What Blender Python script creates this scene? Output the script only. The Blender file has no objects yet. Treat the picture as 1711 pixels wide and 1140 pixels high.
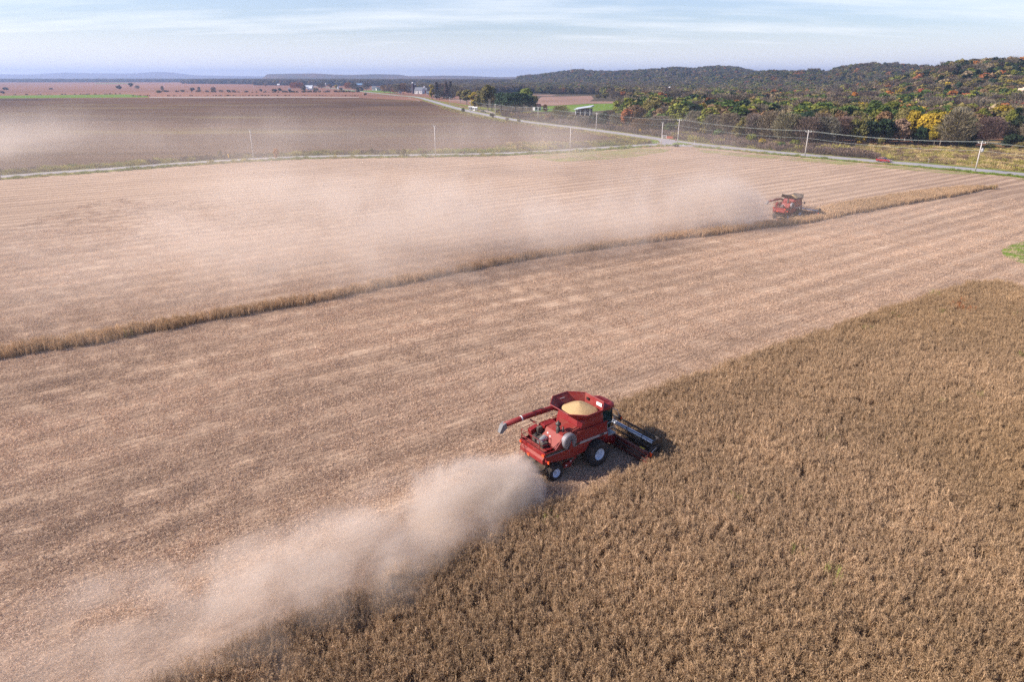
import bpy, math, random
import numpy as np
from mathutils import Vector, Matrix
random.seed(7); RNG = np.random.default_rng(7)
R = math.radians
sc = bpy.context.scene
COL = sc.collection

# ---------------------------------------------------------------- camera, sky, sun, exposure
CAM_H = 26.5
FPX, HZ = 1141.0, 129.0                       # focal length and horizon row of the 1711 px wide photograph
PIT = math.atan((570 - HZ) / FPX)
cam = bpy.data.cameras.new("camera"); camo = bpy.data.objects.new("camera", cam); COL.objects.link(camo)
camo.location = (0, 0, CAM_H); camo.rotation_euler = (math.pi / 2 - PIT, 0, 0)
cam.sensor_width = 36; cam.lens = FPX / 1711 * 36; cam.clip_start = 0.1; cam.clip_end = 60000
sc.camera = camo

SUN_DIR = Vector((-0.97, -0.14, 0)).normalized(); SUN_EL = R(34)
w = bpy.data.worlds.new("World"); sc.world = w; w.use_nodes = True
nt = w.node_tree; nt.nodes.clear()
N = lambda t: nt.nodes.new(t); L = nt.links.new
out = N('ShaderNodeOutputWorld'); bg = N('ShaderNodeBackground'); sky = N('ShaderNodeTexSky')
sky.sky_type = 'NISHITA'; sky.sun_disc = False; sky.sun_elevation = SUN_EL
sky.sun_rotation = math.atan2(SUN_DIR.x, SUN_DIR.y); sky.air_density = 1.0; sky.dust_density = 0.6; sky.ozone_density = 1.6
bg.inputs['Strength'].default_value = 0.085
# thin high clouds: noise laid out on a cloud plane (direction / height)
tc = N('ShaderNodeTexCoord'); sep = N('ShaderNodeSeparateXYZ'); L(tc.outputs['Generated'], sep.inputs[0])
zc = N('ShaderNodeMath'); zc.operation = 'ADD'; zc.inputs[1].default_value = 0.10; L(sep.outputs[2], zc.inputs[0])
dx = N('ShaderNodeMath'); dx.operation = 'DIVIDE'; L(sep.outputs[0], dx.inputs[0]); L(zc.outputs[0], dx.inputs[1])
dy = N('ShaderNodeMath'); dy.operation = 'DIVIDE'; L(sep.outputs[1], dy.inputs[0]); L(zc.outputs[0], dy.inputs[1])
cmb = N('ShaderNodeCombineXYZ'); L(dx.outputs[0], cmb.inputs[0]); L(dy.outputs[0], cmb.inputs[1])
mp = N('ShaderNodeMapping'); mp.inputs['Scale'].default_value = (0.42, 1.25, 1); mp.inputs['Location'].default_value = (3.1, 1.7, 0); mp.inputs['Rotation'].default_value = (0, 0, R(8)); L(cmb.outputs[0], mp.inputs[0])
ns = N('ShaderNodeTexNoise'); ns.inputs['Scale'].default_value = 1.0; ns.inputs['Detail'].default_value = 7; ns.inputs['Roughness'].default_value = 0.6; L(mp.outputs[0], ns.inputs['Vector'])
rmp = N('ShaderNodeValToRGB'); rmp.color_ramp.elements[0].position = 0.42; rmp.color_ramp.elements[1].position = 0.72
rmp.color_ramp.elements[0].color = (0.08, 0.08, 0.08, 1); rmp.color_ramp.elements[1].color = (0.75, 0.75, 0.75, 1); L(ns.outputs[0], rmp.inputs[0])
mixc = N('ShaderNodeMixRGB'); mixc.inputs['Color2'].default_value = (10.0, 9.9, 9.9, 1)
tint = N('ShaderNodeMixRGB'); tint.blend_type = 'MULTIPLY'; tint.inputs[0].default_value = 1.0; tint.inputs[2].default_value = (1.02, 1.03, 1.22, 1); L(sky.outputs[0], tint.inputs[1])
hz = N('ShaderNodeMath'); hz.operation = 'MULTIPLY_ADD'; hz.use_clamp = True; hz.inputs[1].default_value = -2.6; hz.inputs[2].default_value = 1.05; L(sep.outputs[2], hz.inputs[0])
cf = N('ShaderNodeMath'); cf.operation = 'MULTIPLY'; L(rmp.outputs[0], cf.inputs[0]); L(hz.outputs[0], cf.inputs[1])
wh = N('ShaderNodeMath'); wh.operation = 'MULTIPLY_ADD'; wh.use_clamp = True; wh.inputs[1].default_value = -13.0; wh.inputs[2].default_value = 0.85; L(sep.outputs[2], wh.inputs[0])
mxf = N('ShaderNodeMath'); mxf.operation = 'MAXIMUM'; L(cf.outputs[0], mxf.inputs[0]); L(wh.outputs[0], mxf.inputs[1]); L(mxf.outputs[0], mixc.inputs[0]); L(tint.outputs[0], mixc.inputs[1]); L(mixc.outputs[0], bg.inputs[0]); L(bg.outputs[0], out.inputs[0])

sun = bpy.data.lights.new("sun", 'SUN'); sun.energy = 5.0; sun.angle = R(0.6); sun.color = (1.0, 0.885, 0.76)
suno = bpy.data.objects.new("sun", sun); COL.objects.link(suno)
sv = Vector((SUN_DIR.x * math.cos(SUN_EL), SUN_DIR.y * math.cos(SUN_EL), math.sin(SUN_EL)))
suno.rotation_euler = sv.to_track_quat('Z', 'Y').to_euler(); suno.location = (-60, 0, 80)

sc.view_settings.view_transform = 'Standard'; sc.view_settings.look = 'None'; sc.view_settings.exposure = 0.70
cy = sc.cycles
cy.max_bounces = 5; cy.diffuse_bounces = 2; cy.glossy_bounces = 2; cy.transmission_bounces = 3; cy.transparent_max_bounces = 6
cy.volume_bounces = 2; cy.use_denoising = False; cy.sample_clamp_indirect = 6
cy.volume_max_steps = 128; cy.volume_step_rate = 1.0
cy.use_adaptive_sampling = True; cy.adaptive_threshold = 0.015; cy.caustics_reflective = False; cy.caustics_refractive = False

# ---------------------------------------------------------------- where a point of the photograph lies on the ground
def ray(u, v):
    ys = (v - 570) / FPX
    return (u - 855.5) / FPX, math.sin(PIT) + ys * math.cos(PIT), math.cos(PIT) - ys * math.sin(PIT)
def G(u, v, z=0.0):
    a, dn, fw = ray(u, v); t = (CAM_H - z) / dn
    return (a * t, fw * t)
def AT(u, v, Y):                                # point on the ray of (u, v) at ground distance Y
    a, dn, fw = ray(u, v); t = Y / fw
    return (a * t, Y, CAM_H - dn * t)
HD = R(36)                                      # heading of the crop rows
DV = np.array([math.cos(HD), math.sin(HD)]); NV = np.array([-DV[1], DV[0]])
def dn2w(d, n): p = DV * d + NV * n; return (float(p[0]), float(p[1]))

# ---------------------------------------------------------------- material helpers
def new_mat(name):
    m = bpy.data.materials.new(name); m.use_nodes = True; t = m.node_tree
    return m, t, t.nodes['Principled BSDF']
def nd(t, kind, **kw):
    n = t.nodes.new(kind)
    for k, v in kw.items():
        if k in n.inputs: n.inputs[k].default_value = v
        else: setattr(n, k, v)
    return n
def ramp(t, src, stops):
    r = t.nodes.new('ShaderNodeValToRGB'); e = r.color_ramp.elements
    while len(e) < len(stops): e.new(0.5)
    for i, (p, c) in enumerate(stops): e[i].position = p; e[i].color = (*c, 1) if len(c) == 3 else c
    t.links.new(src, r.inputs[0]); return r.outputs[0]
def mixrgb(t, fac, a, b, mode='MIX'):
    m = t.nodes.new('ShaderNodeMixRGB'); m.blend_type = mode
    for i, x in ((0, fac), (1, a), (2, b)):
        if isinstance(x, (int, float)): m.inputs[i].default_value = x
        elif isinstance(x, tuple): m.inputs[i].default_value = (*x, 1)
        else: t.links.new(x, m.inputs[i])
    return m.outputs[0]
def noise(t, vec, scale, detail=3, rough=0.55, dist=0.0):
    n = t.nodes.new('ShaderNodeTexNoise'); n.inputs['Scale'].default_value = scale; n.inputs['Detail'].default_value = detail
    n.inputs['Roughness'].default_value = rough; n.inputs['Distortion'].default_value = dist
    t.links.new(vec, n.inputs['Vector']); return n.outputs[0]
def mapping(t, src, rot=0.0, scale=(1, 1, 1), loc=(0, 0, 0)):
    m = t.nodes.new('ShaderNodeMapping'); m.inputs['Rotation'].default_value = (0, 0, rot); m.inputs['Scale'].default_value = scale
    m.inputs['Location'].default_value = loc; t.links.new(src, m.inputs[0]); return m.outputs[0]
def math_(t, op, a, b=None, c=None, clamp=False):
    m = t.nodes.new('ShaderNodeMath'); m.operation = op; m.use_clamp = clamp
    for i, x in enumerate((a, b, c)):
        if x is None: continue
        if isinstance(x, (int, float)): m.inputs[i].default_value = x
        else: t.links.new(x, m.inputs[i])
    return m.outputs[0]
def bump(t, b, height, strength, dist):
    n = t.nodes.new('ShaderNodeBump'); n.inputs['Strength'].default_value = strength; n.inputs['Distance'].default_value = dist
    t.links.new(height, n.inputs['Height']); t.links.new(n.outputs[0], b.inputs['Normal'])
def objco(t): return t.nodes.new('ShaderNodeTexCoord').outputs['Object']

def paint(name, col, rough=0.45, metal=0.0, dirt=(0.30, 0.22, 0.16), amt=0.35, scale=1.6, coat=0.0):
    """painted or bare metal with a film of field dust in uneven patches"""
    m, t, b = new_mat(name); co = objco(t)
    n1 = noise(t, co, scale, 6, 0.65); n2 = noise(t, co, scale * 9, 3, 0.6)
    f = math_(t, 'MULTIPLY', ramp(t, n1, [(0.40, (0, 0, 0)), (0.68, (1, 1, 1))]), amt)
    g = nd(t, 'ShaderNodeNewGeometry'); s = t.nodes.new('ShaderNodeSeparateXYZ'); t.links.new(g.outputs['Normal'], s.inputs[0])
    up = math_(t, 'MULTIPLY', math_(t, 'MAXIMUM', s.outputs[2], 0.0), amt * 0.8)
    f = math_(t, 'ADD', f, math_(t, 'MULTIPLY', up, n2), clamp=True)
    c = mixrgb(t, f, col, dirt); t.links.new(c, b.inputs['Base Color'])
    b.inputs['Metallic'].default_value = metal
    t.links.new(math_(t, 'ADD', math_(t, 'MULTIPLY', f, 0.4), rough, clamp=True), b.inputs['Roughness'])
    b.inputs['Coat Weight'].default_value = coat
    return m
def plain(name, col, rough=0.6, metal=0.0, vary=0.25, scale=3.0):
    m, t, b = new_mat(name); co = objco(t)
    n = noise(t, co, scale, 5, 0.6)
    d = tuple(c * (1 - vary) for c in col); l = tuple(min(1, c * (1 + vary)) for c in col)
    t.links.new(ramp(t, n, [(0.3, d), (0.7, l)]), b.inputs['Base Color'])
    b.inputs['Roughness'].default_value = rough; b.inputs['Metallic'].default_value = metal
    return m

M = {}
M['red'] = paint('red_paint', (0.20, 0.003, 0.006), 0.50, amt=0.08)
M['header'] = paint('dark_header_paint', (0.10, 0.008, 0.010), 0.55, amt=0.35)
M['red_deck'] = paint('dusty_red_paint', (0.22, 0.005, 0.007), 0.6, amt=0.24, dirt=(0.34, 0.20, 0.14))
M['dark'] = paint('dark_metal', (0.018, 0.018, 0.020), 0.5, amt=0.4)
M['black'] = paint('black_metal', (0.012, 0.012, 0.014), 0.45, amt=0.15)
M['rubber'] = paint('tyre_rubber', (0.016, 0.016, 0.019), 0.85, amt=0.55, dirt=(0.13, 0.095, 0.075))
M['rim'] = paint('silver_rim', (0.74, 0.80, 0.92), 0.4, 0.0, amt=0.15)
M['galv'] = paint('galvanised_metal', (0.42, 0.43, 0.45), 0.45, 0.5, amt=0.3)
M['screen'] = paint('screen_metal', (0.20, 0.20, 0.24), 0.5, 0.3, amt=0.3)
M['spout'] = paint('grey_rubber_spout', (0.17, 0.17, 0.18), 0.7, amt=0.2)
M['white'] = paint('white_paint', (0.72, 0.72, 0.72), 0.5, amt=0.25)
M['stripe'] = paint('grey_stripe', (0.30, 0.31, 0.34), 0.4, amt=0.4)
M['stripe_dark'] = paint('black_stripe', (0.02, 0.02, 0.022), 0.4, amt=0.3)
M['amber'] = plain('orange_lens', (0.75, 0.09, 0.02), 0.25, vary=0.1)
M['yellow'] = plain('yellow_paint', (0.75, 0.50, 0.02), 0.5, vary=0.1)
M['tarp'] = paint('black_extension', (0.022, 0.020, 0.020), 0.6, amt=0.3)
m, t, b = new_mat('cab_glass'); b.inputs['Base Color'].default_value = (0.012, 0.03, 0.025, 1); b.inputs['Roughness'].default_value = 0.06; b.inputs['Specular IOR Level'].default_value = 0.8; M['glass'] = m
# grain
m, t, b = new_mat('soybean_grain'); co = objco(t)
t.links.new(ramp(t, noise(t, co, 55, 3, 0.7), [(0.25, (0.26, 0.16, 0.07)), (0.55, (0.54, 0.37, 0.18)), (0.8, (0.70, 0.51, 0.29))]), b.inputs['Base Color'])
b.inputs['Roughness'].default_value = 0.8; bump(t, b, noise(t, co, 60, 2), 0.6, 0.03); M['grain'] = m

# ---------------------------------------------------------------- mesh helpers
class MB:
    def __init__(s): s.v = []; s.f = []
    def add(s, vs, fs):
        o = len(s.v); s.v += [tuple(p) for p in vs]; s.f += [tuple(i + o for i in f) for f in fs]; return s
    def box(s, c, d, rz=0.0, M_=None):
        x, y, z = (k / 2 for k in d); ps = [Vector((i * x, j * y, k * z)) for i in (-1, 1) for j in (-1, 1) for k in (-1, 1)]
        if M_ is not None: ps = [M_ @ p for p in ps]
        if rz: m_ = Matrix.Rotation(rz, 3, 'Z'); ps = [m_ @ p for p in ps]
        return s.add([p + Vector(c) for p in ps], [(0, 1, 3, 2), (4, 6, 7, 5), (0, 4, 5, 1), (2, 3, 7, 6), (0, 2, 6, 4), (1, 5, 7, 3)])
    def prism(s, prof, a, b, axis='y'):
        n = len(prof)
        P = {'y': lambda p, k: (p[0], k, p[1]), 'x': lambda p, k: (k, p[0], p[1]), 'z': lambda p, k: (p[0], p[1], k)}[axis]
        return s.add([P(p, a) for p in prof] + [P(p, b) for p in prof],
                     [tuple(range(n)), tuple(range(2 * n - 1, n - 1, -1))] + [(i, i + n, (i + 1) % n + n, (i + 1) % n) for i in range(n)])
    def loft(s, rings, caps=True, closed=True):
        n = len(rings[0]); fs = []
        for k in range(len(rings) - 1):
            for i in range(n if closed else n - 1):
                j = (i + 1) % n; fs.append((k * n + i, k * n + j, (k + 1) * n + j, (k + 1) * n + i))
        if caps: fs += [tuple(range(n - 1, -1, -1)), tuple(range((len(rings) - 1) * n, len(rings) * n))]
        return s.add([p for r in rings for p in r], fs)
    def cyl(s, p0, p1, r0, r1=None, n=12, caps=True):
        r1 = r0 if r1 is None else r1; p0 = Vector(p0); p1 = Vector(p1); q = (p1 - p0).to_track_quat('Z', 'Y')
        rg = lambda p, r: [p + q @ Vector((r * math.cos(2 * math.pi * i / n), r * math.sin(2 * math.pi * i / n), 0)) for i in range(n)]
        return s.loft([rg(p0, r0), rg(p1, r1)], caps)
    def tube(s, pts, r, n=8):
        pts = [Vector(p) for p in pts]; rings = []
        for i, p in enumerate(pts):
            a = pts[max(i - 1, 0)]; c = pts[min(i + 1, len(pts) - 1)]; q = (c - a).to_track_quat('Z', 'Y'); rr = r[i] if isinstance(r, (list, tuple)) else r
            rings.append([p + q @ Vector((rr * math.cos(2 * math.pi * k / n), rr * math.sin(2 * math.pi * k / n), 0)) for k in range(n)])
        return s.loft(rings)
    def lathe(s, prof, c, axis='z', n=24, caps=True):
        rings = []
        for r, h in prof:
            g = []
            for i in range(n):
                a = 2 * math.pi * i / n
                g.append({'z': (c[0] + r * math.cos(a), c[1] + r * math.sin(a), c[2] + h), 'y': (c[0] + r * math.cos(a), c[1] + h, c[2] + r * math.sin(a)), 'x': (c[0] + h, c[1] + r * math.cos(a), c[2] + r * math.sin(a))}[axis])
            rings.append(g)
        return s.loft(rings, caps)
    def quad(s, *p): return s.add(p, [tuple(range(len(p)))])
    def build(s, name, mat, parent=None, smooth=False, bevel=0.0, solid=0.0, shift=None):
        me = bpy.data.meshes.new(name); vs = s.v if shift is None else [(p[0] - shift[0], p[1] - shift[1], p[2] - shift[2]) for p in s.v]
        me.from_pydata(vs, [], s.f); me.materials.append(mat)
        if smooth: me.shade_smooth()
        o = bpy.data.objects.new(name, me); COL.objects.link(o); o.parent = parent
        if shift is not None: o.location = shift
        if solid: k = o.modifiers.new('solid', 'SOLIDIFY'); k.thickness = solid; k.offset = 0
        if bevel:
            k = o.modifiers.new('bevel', 'BEVEL'); k.width = bevel; k.segments = 2; k.limit_method = 'ANGLE'; k.angle_limit = R(40)
        return o
def tag(o, label=None, cat=None, group=None, kind=None):
    if label: o['label'] = label
    if cat: o['category'] = cat
    if group: o['group'] = group
    if kind: o['kind'] = kind
    return o
def empty(name, loc, rz=0.0, **kw):
    o = bpy.data.objects.new(name, None); COL.objects.link(o); o.location = loc; o.rotation_euler = (0, 0, rz); o.empty_display_size = 0.5
    return tag(o, **kw)
def mesh_np(name, V, F, mat):
    """V (n,3), F (m,k) all faces k-gons"""
    me = bpy.data.meshes.new(name); V = np.asarray(V, np.float32); F = np.asarray(F, np.int32); k = F.shape[1]
    me.vertices.add(len(V)); me.vertices.foreach_set('co', V.ravel()); me.loops.add(F.size); me.loops.foreach_set('vertex_index', F.ravel())
    me.polygons.add(len(F)); me.polygons.foreach_set('loop_start', np.arange(0, F.size, k, dtype=np.int32))
    me.update(calc_edges=True); me.materials.append(mat); return me
def inpoly(P, poly):
    x, y = P[:, 0], P[:, 1]; r = np.zeros(len(P), bool); n = len(poly)
    for i in range(n):
        x0, y0 = poly[i]; x1, y1 = poly[(i + 1) % n]
        c = ((y0 > y) != (y1 > y)) & (x < (x1 - x0) * (y - y0) / ((y1 - y0) or 1e-9) + x0); r ^= c
    return r
def smooth_line(pts, per=6):
    P = [np.array(p, float) for p in pts]; P = [2 * P[0] - P[1]] + P + [2 * P[-1] - P[-2]]; o = []
    for i in range(1, len(P) - 2):
        for k in range(per):
            t_ = k / per; a, b_, c, d = P[i - 1:i + 3]
            o.append(0.5 * (2 * b_ + (c - a) * t_ + (2 * a - 5 * b_ + 4 * c - d) * t_ ** 2 + (3 * b_ - a - 3 * c + d) * t_ ** 3))
    o.append(P[-2]); return np.array(o)
def offset_line(P, d):
    T = np.gradient(P, axis=0); T /= np.linalg.norm(T, axis=1)[:, None]; return P + np.stack([-T[:, 1], T[:, 0]], 1) * np.asarray(d).reshape(-1, 1)
def ribbon(name, P, w0, w1, z, mat, kind='structure', ragged=0.0):
    n = len(P); a = offset_line(P, w0 + (RNG.normal(0, ragged, n) if ragged else np.zeros(n))); b_ = offset_line(P, w1 + (RNG.normal(0, ragged, n) if ragged else np.zeros(n)))
    V = [(x, y, z) for x, y in a] + [(x, y, z) for x, y in b_]; F = [(i, i + 1, i + 1 + n, i + n) for i in range(n - 1)]
    o = bpy.data.objects.new(name, mesh_np(name, V, F, mat)); COL.objects.link(o); o['kind'] = kind; return o
def sheet(name, poly, z, mat):
    me = bpy.data.meshes.new(name); me.from_pydata([(x, y, z) for x, y in poly], [], [tuple(range(len(poly)))]); me.materials.append(mat)
    if me.polygons[0].normal.z < 0: me.flip_normals()
    o = bpy.data.objects.new(name, me); COL.objects.link(o); o['kind'] = 'structure'; return o

# instancing of uncountable plants: points carry rotation, scale, variant and tint
def scatter(name, P, variants, rot=None, scl=None, tint=None, label=None, cat=None, pick=None):
    n = len(P); me = bpy.data.meshes.new(name); me.vertices.add(n); me.vertices.foreach_set('co', np.asarray(P, np.float32).ravel()); me.update()
    rot = np.stack([np.zeros(n), np.zeros(n), RNG.uniform(0, 6.283, n)], 1) if rot is None else rot
    scl = np.ones((n, 3)) if scl is None else scl
    a = me.attributes.new('rot', 'FLOAT_VECTOR', 'POINT'); a.data.foreach_set('vector', np.asarray(rot, np.float32).ravel())
    a = me.attributes.new('scl', 'FLOAT_VECTOR', 'POINT'); a.data.foreach_set('vector', np.asarray(scl, np.float32).ravel())
    a = me.attributes.new('pick', 'INT', 'POINT'); a.data.foreach_set('value', (RNG.integers(0, len(variants), n) if pick is None else pick).astype(np.int32))
    a = me.attributes.new('tint', 'FLOAT_COLOR', 'POINT'); tt = np.ones((n, 4), np.float32); tt[:, :3] = 1 if tint is None else tint; a.data.foreach_set('color', tt.ravel())
    o = bpy.data.objects.new(name, me); COL.objects.link(o)
    c = bpy.data.collections.new(name + '_kinds')
    for i, v in enumerate(variants):
        x = bpy.data.objects.new('%s_kind_%02d' % (name, i), v); c.objects.link(x)
    g = bpy.data.node_groups.new(name, 'GeometryNodeTree'); g.interface.new_socket('Geometry', in_out='INPUT', socket_type='NodeSocketGeometry'); g.interface.new_socket('Geometry', in_out='OUTPUT', socket_type='NodeSocketGeometry')
    gi = g.nodes.new('NodeGroupInput'); go = g.nodes.new('NodeGroupOutput'); ip = g.nodes.new('GeometryNodeInstanceOnPoints'); ci = g.nodes.new('GeometryNodeCollectionInfo')
    ci.inputs['Collection'].default_value = c; ci.inputs['Separate Children'].default_value = True; ci.inputs['Reset Children'].default_value = True
    def na(nm, ty):
        k = g.nodes.new('GeometryNodeInputNamedAttribute'); k.data_type = ty; k.inputs[0].default_value = nm; return [q for q in k.outputs if q.enabled and q.name == 'Attribute'][0]
    g.links.new(gi.outputs[0], ip.inputs['Points']); g.links.new(ci.outputs[0], ip.inputs['Instance']); ip.inputs['Pick Instance'].default_value = True
    g.links.new(na('pick', 'INT'), ip.inputs['Instance Index']); g.links.new(na('rot', 'FLOAT_VECTOR'), ip.inputs['Rotation']); g.links.new(na('scl', 'FLOAT_VECTOR'), ip.inputs['Scale'])
    g.links.new(ip.outputs[0], go.inputs[0]); md = o.modifiers.new('scatter', 'NODES'); md.node_group = g
    tag(o, label, cat, None, 'stuff'); return o
def tinted_leaf(name, source, base=(1, 1, 1), vary=0.35, transl=0.25, rough=0.7, nscale=2.0):
    """leaf or straw material whose colour comes from the plant (tint attribute of the instance, or the object's colour)"""
    m, t, b = new_mat(name)
    if source == 'inst': a = t.nodes.new('ShaderNodeAttribute'); a.attribute_type = 'INSTANCER'; a.attribute_name = 'tint'; c = a.outputs['Color']
    elif source == 'obj': a = t.nodes.new('ShaderNodeObjectInfo'); c = a.outputs['Color']
    else: a = t.nodes.new('ShaderNodeRGB'); a.outputs[0].default_value = (*source, 1); c = a.outputs[0]
    co = objco(t); n = noise(t, co, nscale, 3, 0.7)
    k = ramp(t, n, [(0.3, (1 - vary,) * 3), (0.7, (1 + vary,) * 3)])
    c = mixrgb(t, 1.0, c, k, 'MULTIPLY'); c = mixrgb(t, 1.0, c, tuple(base), 'MULTIPLY')
    t.links.new(c, b.inputs['Base Color']); b.inputs['Roughness'].default_value = rough; b.inputs['Specular IOR Level'].default_value = 0.2
    if transl:
        tr = t.nodes.new('ShaderNodeBsdfTranslucent'); t.links.new(c, tr.inputs[0]); mx = t.nodes.new('ShaderNodeMixShader'); mx.inputs[0].default_value = transl
        t.links.new(b.outputs[0], mx.inputs[1]); t.links.new(tr.outputs[0], mx.inputs[2]); t.links.new(mx.outputs[0], t.nodes['Material Output'].inputs[0])
    return m

# ================================================================ ground, fields, roads
def field_mat(name, lo, mid, hi, row=36, fine=(3.5, 9.0), bands=0.5, green=None, gthr=0.62, gscale=0.012, bstr=0.7, bdist=0.06, patch=0.02, blotch=(0.75, 1.12), rowamp=0.34, r3amp=0.20):
    """ploughed or harvested field: rows along the driving direction, swath bands, patches and a bumpy litter"""
    m, t, b = new_mat(name); co = objco(t)
    warp = noise(t, co, 0.006, 2); wv = t.nodes.new('ShaderNodeVectorMath'); wv.operation = 'MULTIPLY_ADD'
    t.links.new(warp, wv.inputs[0]); wv.inputs[1].default_value = (14, 14, 0); t.links.new(co, wv.inputs[2]); co2 = wv.outputs[0]
    rw = mapping(t, co2, rot=-R(row))
    r1 = noise(t, mapping(t, rw, scale=(0.02, 0.55, 1)), 1.0, 4, 0.65)         # rows a couple of metres apart
    r2 = noise(t, mapping(t, rw, scale=(0.006, 0.11, 1)), 1.0, 3, 0.6)         # swaths
    r3 = noise(t, mapping(t, rw, scale=(0.10, 1.9, 1)), 1.0, 3, 0.6)           # drill rows
    f1 = noise(t, mapping(t, rw, scale=(fine[0], fine[1], 4)), 1.0, 4, 0.75)
    f2 = noise(t, co, 1.1, 4, 0.7)
    p1 = noise(t, co, patch, 5, 0.6)
    s = math_(t, 'MULTIPLY', r1, rowamp); s = math_(t, 'MULTIPLY_ADD', r2, 0.30 * bands * 2, s); s = math_(t, 'MULTIPLY_ADD', f1, 0.42, s)
    s = math_(t, 'MULTIPLY_ADD', r3, r3amp, s); s = math_(t, 'MULTIPLY_ADD', f2, 0.26, s); s = math_(t, 'MULTIPLY_ADD', p1, 0.30, s)
    if rowamp > .4:                                  # header passes and drill rows
        yv = t.nodes.new('ShaderNodeSeparateXYZ'); t.links.new(rw, yv.inputs[0]); ph = noise(t, mapping(t, rw, scale=(0.012, 0.05, 1)), 1.0, 2)
        for per, am in ((3.85, 0.16), (0.77, 0.10)):
            sn = math_(t, 'SINE', math_(t, 'MULTIPLY_ADD', yv.outputs[1], 6.2832 / per, math_(t, 'MULTIPLY', ph, 9.0))); s = math_(t, 'MULTIPLY_ADD', math_(t, 'MULTIPLY', sn, r1), am, s)
    s = math_(t, 'SUBTRACT', s, 0.41 + 0.15 * (bands * 2) + 0.5 * (rowamp - 0.34 + r3amp - 0.20))
    c = ramp(t, s, [(0.22, lo), (0.5, mid), (0.76, hi)])
    c = mixrgb(t, 1.0, c, ramp(t, noise(t, co, patch * 0.5, 3, 0.6), [(0.35, (blotch[0],) * 3), (0.65, (blotch[1],) * 3)]), 'MULTIPLY')
    if green:
        gm = ramp(t, noise(t, mapping(t, rw, scale=(0.5, 2.2, 1)), gscale, 5, 0.65), [(gthr, (0, 0, 0)), (gthr + 0.13, (0.8, 0.8, 0.8))])
        gm = mixrgb(t, 1.0, gm, ramp(t, f2, [(0.35, (0.25,) * 3), (0.6, (1,) * 3)]), 'MULTIPLY'); c = mixrgb(t, gm, c, green)
    t.links.new(c, b.inputs['Base Color']); b.inputs['Roughness'].default_value = 0.95; b.inputs['Specular IOR Level'].default_value = 0.15
    h = math_(t, 'MULTIPLY_ADD', r3, 0.8, f1); bump(t, b, h, bstr, bdist)
    return m
def grass_mat(name, a, b_, c_, s=0.25):
    m, t, b = new_mat(name); co = objco(t); n = noise(t, co, s, 6, 0.7); n2 = noise(t, co, s * 12, 3, 0.7)
    x = math_(t, 'MULTIPLY_ADD', n2, 0.5, math_(t, 'MULTIPLY', n, 0.6)); x = math_(t, 'SUBTRACT', x, 0.05)
    t.links.new(ramp(t, x, [(0.32, a), (0.5, b_), (0.66, c_)]), b.inputs['Base Color']); b.inputs['Roughness'].default_value = 0.95; b.inputs['Specular IOR Level'].default_value = 0.1
    bump(t, b, n2, 0.8, 0.15); return m
M['farmland'] = field_mat('far_farmland', (0.22, 0.10, 0.06), (0.36, 0.185, 0.115), (0.45, 0.26, 0.18), row=4, bands=0.5, patch=0.002, fine=(0.3, 1.0), bstr=0.1)
M['stubble'] = field_mat('soybean_stubble', (0.30, 0.200, 0.140), (0.56, 0.395, 0.275), (0.76, 0.58, 0.43), green=(0.30, 0.26, 0.09), gthr=0.72, gscale=0.02, bstr=1.0, bdist=0.12, rowamp=0.44, r3amp=0.42, bands=0.25, blotch=(0.90, 1.06))
M['plough'] = field_mat('dark_worked_soil', (0.07, 0.034, 0.016), (0.155, 0.083, 0.043), (0.27, 0.16, 0.09), row=3, green=(0.22, 0.17, 0.055), gthr=0.54, gscale=0.008, fine=(0.8, 1.6), bands=0.9, patch=0.006, blotch=(0.68, 1.2), rowamp=0.7, r3amp=0.3)
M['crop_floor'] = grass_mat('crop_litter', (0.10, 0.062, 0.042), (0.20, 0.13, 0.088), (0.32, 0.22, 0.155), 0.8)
M['verge'] = grass_mat('verge_grass', (0.08, 0.11, 0.018), (0.18, 0.19, 0.035), (0.34, 0.28, 0.08), 0.12)
M['lawn'] = grass_mat('green_grass', (0.07, 0.13, 0.015), (0.14, 0.22, 0.025), (0.24, 0.29, 0.05), 0.15)
M['rough'] = grass_mat('rough_pasture', (0.15, 0.10, 0.055), (0.33, 0.24, 0.12), (0.48, 0.37, 0.18), 0.06)
M['brush_floor'] = grass_mat('brush_floor', (0.035, 0.03, 0.02), (0.09, 0.07, 0.045), (0.16, 0.13, 0.08), 0.1)
M['tan_field'] = field_mat('tan_field', (0.26, 0.15, 0.11), (0.38, 0.24, 0.18), (0.48, 0.33, 0.26), row=5, fine=(0.5, 1.5), bstr=0.1, patch=0.01)
m, t, b = new_mat('road_asphalt'); co = objco(t)
t.links.new(ramp(t, math_(t, 'MULTIPLY_ADD', noise(t, co, 3.0, 4, 0.7), 0.5, math_(t, 'MULTIPLY', noise(t, co, 0.06, 3), 0.5)), [(0.35, (0.27, 0.25, 0.26)), (0.65, (0.37, 0.35, 0.36))]), b.inputs['Base Color']); b.inputs['Roughness'].default_value = 0.9; M['road'] = m
M['gravel'] = grass_mat('gravel_track', (0.28, 0.23, 0.19), (0.40, 0.34, 0.29), (0.50, 0.44, 0.38), 0.8)

def dense(x0, x1, y0, y1, z, name, mat):
    return sheet(name, [(x0, y0), (x1, y0), (x1, y1), (x0, y1)], z, mat)
dense(-9000, 9000, -300, 15500, 0.0, 'ground', M['farmland'])

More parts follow.
